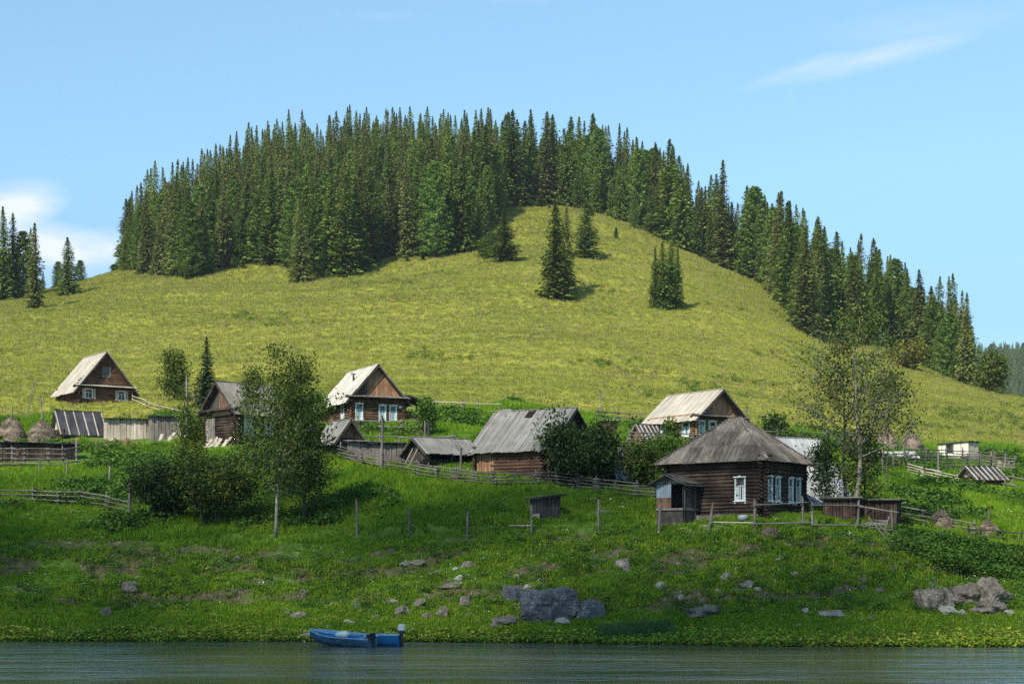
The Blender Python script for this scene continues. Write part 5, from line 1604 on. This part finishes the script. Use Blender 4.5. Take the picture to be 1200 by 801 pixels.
# ------------------------------------------------------------------ broadleaf trees and bushes
def broadleaf(name, label, cat, px, py, top, spread, leaf, nleaf, lsize, seed, stems=1, bark='bark', r0=None, low=.25, trunk_lean=0.0, up=.75, group=None, levels=4, clump=.35, split_at=.3):
    """recursive branching; leaves sit in loose clumps about the outer twigs"""
    rs = random.Random(seed); p = P(px, py); k = p.y/FPX; Hh = (py-top)*k; Rr = spread*k
    t = thing(name, label, cat, p, 0, group)
    mb = MB(); tips = []
    r0 = r0 or max(.03, Hh*.012)
    def grow(a, d, L_, r, lv):
        n = 3; pts = [a]; cur = a.copy(); dd = d.copy()
        for i in range(n):
            dd = (dd+Vector((rs.gauss(0, .10), rs.gauss(0, .10), .05*up))).normalized()
            cur = cur+dd*L_/n; pts.append(cur.copy())
        mb.tube(pts, [r*(1-.45*i/n) for i in range(n+1)], 5 if lv else 7, False)
        if lv >= 2:
            for q in pts[1:]: tips.append((q, lv))
        if lv >= levels: 
            tips.append((cur, lv)); return
        nb = 3 if lv < 2 else rs.choice([2, 3])
        for i in range(nb):
            az = rs.uniform(0, 6.28); el = rs.uniform(.35, 1.0)
            s_ = Vector((math.cos(az), math.sin(az), 0))
            nd = (dd*math.cos(el)+s_*math.sin(el)); nd.z = nd.z*1.0+.12*up; nd.normalize()
            grow(pts[rs.choice([1, 2, 3])] if lv else pts[rs.choice([2, 3])], nd, L_*rs.uniform(.52, .8), r*.5, lv+1)
        if lv < levels: grow(cur, (dd+Vector((0, 0, .1))).normalized(), L_*.75, r*.55, lv+1)
    for s_i in range(stems):
        a0 = rs.uniform(0, 6.28); sr = 0 if stems == 1 else Rr*.45*math.sqrt(rs.random())
        base = Vector((sr*math.cos(a0), sr*math.sin(a0), -.2))
        if stems == 1:
            main = [base]; cur = base; steps = 9
            for i in range(steps):
                cur = cur+Vector((rs.gauss(0, .02)*Hh*.35+trunk_lean*Hh/steps, rs.gauss(0, .02)*Hh*.35, Hh*.93/steps)); main.append(cur)
            rads = [r0*(1-.9*i/steps) for i in range(steps+1)]
            mb.tube(main, rads, 7)
            nbr = int(7+Hh*1.6)
            for i in range(nbr):
                q = low+(1-low)*(i+rs.random())/nbr; fi = q*steps; j = min(int(fi), steps-1)
                pt = main[j].lerp(main[j+1], fi-j)
                prof = math.sin(min(1, ((q-low)/(1-low)*1.05+.18))*math.pi)**.6 if q < .98 else .25
                az = i*2.4+rs.uniform(-.5, .5); L_ = Rr*(.45+.6*prof)*rs.uniform(.5, .85)
                d = Vector((math.cos(az), math.sin(az), up*rs.uniform(.6, 1.2))).normalized()
                grow(pt, d, L_*.62, rads[j]*.45, 2)
        else:
            d = Vector((math.cos(a0)*.35*rs.random(), math.sin(a0)*.35*rs.random(), 1)).normalized()
            grow(base, d, Hh*rs.uniform(.3, .5), r0*.7, 0)
    tm = mb.mesh('trunk', True)
    # fit to the height and spread wanted
    P_ = np.array([tuple(v) for v, _ in tips]); zmax = P_[:, 2].max(); xs = np.abs(P_[:, :2]).max()
    sz = Hh*.97/zmax; sx = min(1.6, Rr/max(np.percentile(np.abs(P_[:, 0]), 97)+clump*1.2, .1))
    if stems == 1: sx_ = sx
    Mx = Matrix.Diagonal((sx, sx, sz, 1)); tm.transform(Mx)
    put('trunk', tm, M_[bark], t)
    P_ = P_*np.array([sx, sx, sz])
    P_ = P_[P_[:, 2] > Hh*low*.7] if stems == 1 else P_
    rn = np.random.RandomState(seed)
    per = rn.choice(len(P_), nleaf)
    c = P_[per]+rn.normal(0, clump, (nleaf, 3))*np.array([1, 1, .8])
    c = c[c[:, 2] > 0.05]
    d = rn.normal(0, 1, (len(c), 3)); d[:, 2] -= .4
    s = rn.uniform(.7, 1.35, len(c))*lsize
    v, f = sprays(c, d, s*1.3, s*.85, rn, 1.5)
    put('crown', np_mesh('crown', v, f), M_[leaf], t)
    return t
broadleaf('birch_tree', 'tall full birch with a pale trunk standing on the bank below the log houses', 'tree', 323, 627, 400, 56, 'birch_leaf', 12500, .14, 3, bark='pale_bark', r0=.095, low=.22, up=.8, trunk_lean=.09, clump=.42)
broadleaf('birch_tree', 'lower leafy birch grown into the right side of the tall birch', 'tree', 356, 612, 480, 40, 'willow_leaf', 6500, .13, 8, bark='bark', r0=.10, low=.2, up=.8, clump=.4)
broadleaf('young_tree', 'thin small tree reaching over the grey roof, left of the tall birch crown', 'tree', 299, 560, 424, 20, 'birch_leaf', 2600, .12, 12, bark='bark', r0=.06, low=.55, up=1.0, clump=.3)
broadleaf('willow_bush', 'big dark willow bush on the left part of the bank, its dense left side', 'bush', 188, 614, 534, 31, 'dark_leaf', 16000, .14, 21, stems=9, bark='bark', clump=.38, low=0, levels=3)
broadleaf('willow_bush', 'broad brownish green willow bush between the dark willow and the birch', 'bush', 250, 616, 524, 45, 'willow_leaf', 23000, .14, 22, stems=12, bark='bark', clump=.42, low=0, levels=3)
broadleaf('slender_tree', 'slender tree rising from the willow bush beside the utility pole', 'tree', 215, 600, 458, 17, 'birch_leaf', 1700, .12, 24, bark='bark', r0=.07, low=.35, up=1.3, clump=.3)
broadleaf('slender_tree', 'second slender tree in the willow bush, leaning to the log house', 'tree', 229, 598, 486, 14, 'yellow_leaf', 1300, .12, 26, bark='bark', r0=.05, low=.4, up=1.3, clump=.3)
broadleaf('bird_cherry_bush', 'dense dark bird cherry covering the right gable of the barn', 'bush', 672, 570, 480, 30, 'dark_leaf', 19000, .16, 31, stems=10, clump=.45, low=0, levels=3)
broadleaf('bird_cherry_bush', 'dark bird cherry right of the barn, beside the grey board roof', 'bush', 702, 572, 486, 24, 'dark_leaf', 9000, .16, 32, stems=7, clump=.45, low=0, levels=3)
broadleaf('round_bush', 'round green bush left of the porch roof', 'bush', 752, 575, 515, 20, 'willow_leaf', 6000, .15, 33, stems=7, clump=.4, low=0, levels=3)
broadleaf('round_bush', 'leafy bush between the striped shed and the hipped roof', 'bush', 783, 560, 510, 24, 'green_leaf', 9000, .15, 34, stems=8, clump=.4, low=0, levels=3)
broadleaf('young_tree', 'young dark tree in front of the cream roofed house', 'tree', 786, 525, 492, 8, 'willow_leaf', 1600, .15, 35, low=.1, clump=.25)
broadleaf('rowan_tree', 'little green rowan at the fence right of the bright roofed house', 'tree', 499, 512, 466, 13, 'green_leaf', 2600, .15, 36, low=.12, clump=.3)
broadleaf('leafy_tree', 'round leafy tree at the meadow edge behind the log houses', 'tree', 204, 470, 412, 19, 'birch_leaf', 5500, .2, 37, low=.1, clump=.5)
broadleaf('round_bush', 'bush at the corner of the bright roofed house', 'bush', 372, 505, 455, 14, 'green_leaf', 3500, .17, 38, stems=5, clump=.4, low=0, levels=3)
broadleaf('round_bush', 'yellow green bush behind the birch crown beside the bright roofed house', 'bush', 358, 500, 470, 16, 'yellow_leaf', 3000, .17, 39, stems=5, clump=.4, low=0, levels=3)
broadleaf('thin_tree', 'tall thin tree with sparse leaves and a bare double trunk, right of the white roof', 'tree', 1002, 608, 338, 80, 'birch_leaf', 3300, .14, 41, bark='pale_bark', r0=.13, low=.30, up=.9, trunk_lean=.03, clump=.38)
broadleaf('thin_tree', 'second thin sparse tree close left of the bare double trunk', 'tree', 990, 606, 392, 60, 'aspen_leaf', 2400, .14, 42, bark='bark', r0=.10, low=.25, up=.9, trunk_lean=-.02, clump=.4)
broadleaf('thin_tree', 'short leafy sapling at the foot of the two thin trees', 'tree', 1014, 608, 500, 26, 'birch_leaf', 2600, .13, 43, bark='bark', r0=.06, low=.2, up=.8, clump=.35)
broadleaf('thin_tree', 'dark leaved sapling in front of the white sheet roof', 'tree', 968, 606, 512, 20, 'dark_leaf', 2600, .13, 44, bark='bark', r0=.05, low=.3, up=.9, clump=.35)
broadleaf('thin_tree', 'sparse young aspen right of the two thin trees, before the haystacks', 'tree', 1040, 575, 428, 40, 'aspen_leaf', 1900, .16, 45, bark='bark', r0=.06, low=.4, up=.9, clump=.4)
broadleaf('round_bush', 'dark bush behind the right slope of the hipped roof', 'bush', 906, 515, 488, 12, 'dark_leaf', 2600, .2, 46, stems=5, clump=.4, low=0, levels=3)
broadleaf('round_bush', 'bush overhanging the top of the white sheet roof', 'bush', 925, 540, 505, 22, 'willow_leaf', 4500, .15, 47, stems=6, clump=.45, low=0, levels=3)
broadleaf('leafy_tree', 'pale green leafy tree standing beyond the right end of the ridge', 'tree', 1164, 460, 414, 16, 'willow_leaf', 5500, .4, 48, low=.1, clump=.7)
broadleaf('round_bush', 'yellowing bush at the foot of the right ridge forest', 'bush', 1062, 432, 402, 22, 'yellow_leaf', 4500, .4, 49, stems=6, clump=.9, low=0, levels=3)
broadleaf('round_bush', 'small bush on the bare skyline left of the forest', 'bush', 134, 314, 306, 4, 'green_leaf', 600, .5, 50, stems=4, clump=.4, low=0, levels=2)
# slim spruce beside the grey roofed house
p = P(242, 480)
conifer('spruce_tree', 'slim spruce with open branches between the pen and the grey roofed log house', 'fir', p, (480-392)*p.y/FPX, M_['spruce'], None, 1.75, 1)

# low juniper and young firs along the forest edge
rr = random.Random(9)
for k in range(46):
    px = rr.uniform(165, 1060); e = np.interp(px, [q[0] for q in EDGE], [q[1] for q in EDGE])
    p = P(px, e+rr.uniform(2, 7)); h = rr.uniform(1.4, 4.0)
    conifer('young_fir', 'knee to man high young fir at the lower edge of the forest', 'fir', p, h, M_[rr.choice(['fir', 'spruce', 'cedar'])], 'young firs along the lower edge of the forest', rr.uniform(2.6, 4.2), rr.randrange(8))

# ------------------------------------------------------------------ far wooded hill to the right
def far_hill():
    xs = np.linspace(-1500, 3200, 120); ys = np.linspace(1250, 3000, 40)
    XX, YY = np.meshgrid(xs, ys)
    top = lambda X, Y: np.interp(X, [-1500, -400, 300, 500, 700, 1400, 3200], [60, 40, 185, 212, 190, 200, 240])
    def hz(X, Y): return 8+(top(X, Y)-8)*sstep(1250, 1750, Y)*(1-sstep(2200, 3000, Y)*.7)+fbm(X/160, Y/160, 77, 3)*14
    ZZ = hz(XX, YY); v = np.stack([XX, YY, ZZ], -1).reshape(-1, 3)
    i = np.arange(XX.size).reshape(XX.shape); f = np.stack([i[:-1, :-1], i[:-1, 1:], i[1:, 1:], i[1:, :-1]], -1).reshape(-1, 4)
    m, t = newmat('far_hill'); g = N(t, 'ShaderNodeNewGeometry')
    finish(t, ramp(t, noise(t, g.outputs['Position'], .05, 4), [(.4, (.03, .05, .02)), (.6, (.07, .09, .03))]), .95)
    put('far_hill', np_mesh('far_hill', v, f, True), m)['kind'] = 'structure'
    r2 = np.random.RandomState(4); X = r2.uniform(330, 900, 7200); Y = r2.uniform(1400, 1900, 7200)
    Z = hz(X, Y)
    scatter('far_forest', np.stack([X, Y, Z-1], -1), r2.uniform(.7, 1.35, 7200), r2.uniform(0, 6.28, 7200), [(FIRS[0], M_['fir']), (FIRS[4], M_['fir']), (CEDARS[0], M_['cedar']), (FIRS[1], M_['fir'])], 'hazy fir forest covering the distant hill beyond the right slope', 'forest')
far_hill()

# ------------------------------------------------------------------ grass and weeds
def blades(seed, n, h, w, spread, lean=.35, seg2=True):
    rs = np.random.RandomState(seed); V = []; F = []
    for i in range(n):
        a = rs.uniform(0, 6.28); r = spread*math.sqrt(rs.rand()); x, y = r*math.cos(a), r*math.sin(a)
        hh = h*rs.uniform(.55, 1.1); b = rs.uniform(0, 6.28); ln = lean*hh*rs.uniform(.2, 1.2)
        wx, wy = math.cos(b+1.57)*w/2, math.sin(b+1.57)*w/2
        mx_, my_ = x+math.cos(b)*ln*.35, y+math.sin(b)*ln*.35; tx, ty = x+math.cos(b)*ln, y+math.sin(b)*ln
        k = len(V)
        V += [(x-wx, y-wy, -.03), (x+wx, y+wy, -.03), (mx_+wx*.8, my_+wy*.8, hh*.6), (mx_-wx*.8, my_-wy*.8, hh*.6), (tx+wx*.1, ty+wy*.1, hh), (tx-wx*.1, ty-wy*.1, hh)]
        F += [(k, k+1, k+2, k+3), (k+3, k+2, k+4, k+5)]
    return np_mesh('tuft', V, F)
def weed(seed, n, h, ls, spread):
    rs = np.random.RandomState(seed)
    c = rs.normal(0, spread*.5, (n, 3)); c[:, 2] = h*rs.rand(n)**.8
    d = rs.normal(0, 1, (n, 3)); d[:, 2] *= .5
    v, f = sprays(c, d, ls*rs.uniform(.7, 1.3, n)*1.2, ls*rs.uniform(.7, 1.3, n)*.8, rs, 1.0)
    return np_mesh('weed', v, f)
TUFT = [blades(i, 18, .21, .04, .25, .6) for i in range(4)]
TALL = [blades(10+i, 18, .75, .045, .35, .25) for i in range(3)]
MEAD = [blades(20+i, 16, .27, .06, .5, .5) for i in range(4)]
WEED = [weed(30+i, 34, .65, .17, .5) for i in range(4)]
BUTT = [weed(40+i, 16, .35, .26, .55) for i in range(4)]
REED = [blades(50+i, 26, .8, .03, .3, .12) for i in range(2)]
BUSHLET = [weed(60+i, 60, 1.0, .28, .9) for i in range(3)]
def field(n, y0, y1, fx0=-170, fx1=1400, seed=0, power=1.0):
    rs = np.random.RandomState(seed)
    Y = y0+(y1-y0)*rs.rand(n)**power
    px = rs.uniform(fx0, fx1, n)
    X = (px-600)*Y/FPX
    return px, X, Y, H(X, Y)
def field_area(n, y0, y1, fx0=-170, fx1=1400, seed=0):
    rs = np.random.RandomState(seed); u = rs.rand(n)
    Y = np.sqrt(y0*y0+(y1*y1-y0*y0)*u); px = rs.uniform(fx0, fx1, n); X = (px-600)*Y/FPX
    return px, X, Y, H(X, Y)
def clear(X, Y, m=1.2):
    k = np.ones(len(X), bool)
    for hx, hy, hr in HSE:
        k &= ((X-hx)/(hr+m))**2+((Y-hy+m)/(hr+m*1.8))**2 > 1
    return k
def sc_(name, X, Y, Z, s, protos, label, cat='grass', tilt=.15, seed=0):
    rs = np.random.RandomState(seed)
    return scatter(name, np.stack([X, Y, Z], -1), s, rs.uniform(0, 6.28, len(X)), protos, label, cat, tilt=tilt)
# bank and village grass
px, X, Y, Z = field(185000, 82, 135, seed=1, power=1.15)
m_, d_, s_ = zones(X, Y, Z)
rs = np.random.RandomState(2)
ol_ = (Z > 1.2)*(Z < 6.4)*sstep(-.02, .12, olive(X, Y))
k = (Z > .15) & (rs.rand(len(X)) > d_*.96) & (rs.rand(len(X)) > ol_*.92)
sc_('bank_grass', X[k], Y[k], Z[k], (rs.uniform(.5, 1.25, len(X))*(1+.9*fbm(X/4, Y/3, 71, 3))*(1-.3*(Z > 1.3)*(Z < 6.5)))[k], [(q, M_['grass_bank']) for q in TUFT[:2]]+[(q, M_['grass_lush']) for q in TUFT[2:]], 'short green grass covering the river bank and yards')
# lush tall grass patches and nettles in the village belt
px, X, Y, Z = field(110000, 106, 200, seed=3)
m_, d_, s_ = zones(X, Y, Z)
n_ = fbm(X/7, Y/6, 81, 4)
k = (n_ > -.12) & (m_ < .5) & clear(X, Y, 1.0)
sc_('tall_grass', X[k], Y[k], Z[k], (rs_ := np.random.RandomState(5)).uniform(.35, .9, k.sum())*(.8+n_[k]), [(q, M_['grass_lush']) for q in TALL], 'tall lush grass between the sheds and fences')
px, X, Y, Z = field(30000, 108, 190, seed=6)
m_, d_, s_ = zones(X, Y, Z); n_ = fbm(X/5, Y/5, 91, 4)
lim = np.interp(px, [0, 140, 300, 420, 640, 760, 960, 1060, 1200], [.12, -.15, -.05, .2, .34, .28, .22, .05, .0])
k = (n_ > lim) & (m_ < .5) & clear(X, Y, 2.2)
sc_('weeds', X[k], Y[k], Z[k], np.random.RandomState(7).uniform(.6, 1.3, k.sum())*(.9+n_[k]), [(q, M_['weed']) for q in WEED], 'leafy weeds and nettles growing in thick patches around the sheds')
# meadow
px, X, Y, Z = field_area(300000, 150, 520, seed=8)
m_, d_, s_ = zones(X, Y, Z); rs = np.random.RandomState(9)
n_ = fbm(X/14, Y/20, 95, 4)
k = (m_ > .4) & (rs.rand(len(X)) < .9+.5*n_)
sc_('meadow_grass', X[k], Y[k], Z[k], (rs.uniform(.5, 1.3, len(X))*np.interp(Y, [150, 500], [.8, 1.3]))[k], [(q, M_['grass_meadow']) for q in MEAD[:3]]+[(MEAD[3], M_['straw_grass'])], 'dry yellow green hay meadow grass on the hill')
# green herb clumps scattered on the meadow, more on the right slope
px, X, Y, Z = field_area(26000, 160, 500, seed=10)
m_, d_, s_ = zones(X, Y, Z); rs = np.random.RandomState(11); n_ = fbm(X/18, Y/25, 99, 4)
lim = np.interp(px, [0, 300, 600, 850, 1000, 1200], [.42, .46, .46, .38, .18, .12])+.25*(Y < 0)
k = (m_ > .5) & (n_ > lim)
sc_('meadow_herbs', X[k], Y[k], Z[k], rs.uniform(.5, 1.2, k.sum()), [(WEED[0], M_['yellow_leaf']), (WEED[1], M_['grass_meadow']), (WEED[2], M_['aspen_leaf'])], 'leafy herbs standing in clumps on the dry meadow', 'herbs')
# shore plants with broad leaves
px, X, Y, Z = field(75000, 80, 95, seed=12)
rs = np.random.RandomState(13)
edge = Z+fbm(X/2.5, Y/2.5, 14, 3)*.35
k = (Z > -.10) & (edge < .42)
sc_('shore_plants', X[k], Y[k], np.maximum(Z[k], -.02), rs.uniform(.35, .8, k.sum()), [(q, M_['shore']) for q in BUTT[:2]]+[(q, M_['weed']) for q in BUTT[2:3]]+[(BUTT[3], M_['grass_bank'])], 'broad leaved plants crowding the water edge', 'plants', .1)
# bright short grass just above the water line
px, X, Y, Z = field(75000, 80, 98, seed=32); rs = np.random.RandomState(33)
e_ = Z+fbm(X/4, Y/3, 15, 3)*.7; k = (Z > .05) & (e_ < 1.35)
sc_('shore_grass', X[k], Y[k], Z[k], rs.uniform(.5, 1.2, k.sum()), [(q, M_['shore']) for q in TUFT[:3]]+[(TUFT[3], M_['grass_bank'])], 'bright yellow green grass along the foot of the bank')
# reeds
rs = np.random.RandomState(14); n = 420
X = rs.uniform(4.6, 8.1, n)*1.0+rs.normal(0, .12, n); Y = rs.uniform(87.2, 88.9, n); Z = H(X, Y)
sc_('reeds', X, Y, Z, rs.uniform(.35, .95, n), [(q, M_['reed']) for q in REED], 'patch of dark upright reeds by the shore below the eroded bank', 'reeds', .05)
# lush bushes of the ravine at the lower right
rs = np.random.RandomState(15)
px = rs.uniform(1050, 1230, 1500); py = np.interp(px, [1050, 1100, 1160, 1230], [628, 640, 652, 664])+rs.uniform(-9, 26, 1500)*np.interp(px, [1050, 1110, 1230], [.45, 1, 1])
pts = np.array([tuple(P(a, b, 80, 140)) for a, b in zip(px, py)])
scatter('ravine_weeds', pts, rs.uniform(.28, .62, 1500), rs.uniform(0, 6.28, 1500), [(q, M_['weed']) for q in BUSHLET[:2]]+[(BUSHLET[2], M_['green_leaf'])], 'thick green undergrowth filling the little ravine on the right', 'undergrowth', tilt=.1)
# dry brown herbs on the bank
px, X, Y, Z = field(14000, 88, 104, seed=16); rs = np.random.RandomState(17)
m_, d_, s_ = zones(X, Y, Z); k = d_ > .25
sc_('dry_herbs', X[k], Y[k], Z[k], rs.uniform(.3, .8, k.sum()), [(WEED[3], M_['straw_grass']), (TUFT[1], M_['straw_grass']), (TUFT[0], M_['grass_bank'])], 'dry straw coloured herbs on the bare patches of the bank', 'herbs')

# pale flower heads dotted over the grass
px, X, Y, Z = field(1500, 84, 128, seed=41); rs = np.random.RandomState(42)
k = Z > .3
mf, tf = newmat('flower_white'); finish(tf, (.75,.76,.68), .7)
sc_('flowers', X[k], Y[k], Z[k]+.12, rs.uniform(.5, 1.2, k.sum()), [(weed(90, 5, .12, .06, .3), mf)], 'tiny pale flowers dotted over the grass', 'flowers')

# olive and brownish tufts where the bank is grazed bare
px, X, Y, Z = field(80000, 86, 108, seed=51); rs = np.random.RandomState(52)
amt = np.interp(px, [0, 300, 430, 560, 800, 1000, 1200], [.02, -.08, -.04, .10, .16, .20, .12])
k = (Z > 1.3) & (Z < 6.3) & (olive(X, Y) > .02)
sc_('olive_grass', X[k], Y[k], Z[k], rs.uniform(.6, 1.2, k.sum()), [(TUFT[0], M_['olive_grass']), (TUFT[2], M_['olive_grass']), (TUFT[3], M_['straw_grass']), (TUFT[1], M_['olive_grass'])], 'olive and straw coloured grazed grass on the rough parts of the bank')

# ------------------------------------------------------------------ unseen cloud added to shade the river and the lower village
def shade_cloud():
    alt = 620.0
    m, t = newmat('shade_cloud')
    d = N(t, 'ShaderNodeBsdfDiffuse'); d.inputs[0].default_value = (.85, .85, .87, 1)
    tr = N(t, 'ShaderNodeBsdfTransparent'); mx_ = N(t, 'ShaderNodeMixShader'); mx_.inputs[0].default_value = CLOUD_OPACITY
    t.links.new(tr.outputs[0], mx_.inputs[1]); t.links.new(d.outputs[0], mx_.inputs[2])
    o = N(t, 'ShaderNodeOutputMaterial'); t.links.new(mx_.outputs[0], o.inputs[0])
    back = -LD/(-LD.z)
    back = Vector((-LD.x, -LD.y, -LD.z))/(-LD.z)
    # wanted shade outline on the land; puffs are set sunward from it
    rs = np.random.RandomState(3)
    puffs = []
    for gx in np.arange(-190, 60, 9):
        for gy in np.arange(-140, 150, 9):
            x = gx+rs.uniform(-3, 3); y = gy+rs.uniform(-3, 3)
            lim = np.interp(x, [-190, -45, -32, -10, 5, 14, 20, 26, 36, 60], [150, 139, 128, 130, 134, 124, 113, 98, 90, 84])+rs.uniform(-2, 2)
            if y < lim-6: puffs.append((x, y))
    bm = bmesh.new()
    for (x, y) in puffs:
        c = Vector((x, y, 8))+back*(alt-8)
        r = rs.uniform(7.5, 10.5)
        mat = Matrix.Translation(c+Vector((0, 0, rs.uniform(0, 6)))) @ Matrix.Diagonal((r, r, r*.55, 1))
        bmesh.ops.create_icosphere(bm, subdivisions=2, radius=1, matrix=mat)
    me = bpy.data.meshes.new('shade_cloud'); bm.to_mesh(me); bm.free(); me.polygons.foreach_set('use_smooth', [True]*len(me.polygons))
    o = put('shade_cloud', me, m); o['kind'] = 'stuff'; o['label'] = 'unseen low puffs added between the sun and the river for shade'
CLOUD_OPACITY = .06
shade_cloud()

# ------------------------------------------------------------------ the summer air
def haze():
    m, t = newmat('haze')
    v = N(t, 'ShaderNodeVolumePrincipled'); v.inputs['Color'].default_value = (.78, .88, 1, 1); v.inputs['Density'].default_value = .00007; v.inputs['Anisotropy'].default_value = 0.0
    o = N(t, 'ShaderNodeOutputMaterial'); t.links.new(v.outputs[0], o.inputs['Volume'])
    mb = MB(); mb.box((0, 1950, 140), (17500, 4900, 290))
    ob = mb.put('haze', m); ob['kind'] = 'stuff'; ob['label'] = 'thin summer haze in the valley air'
haze()
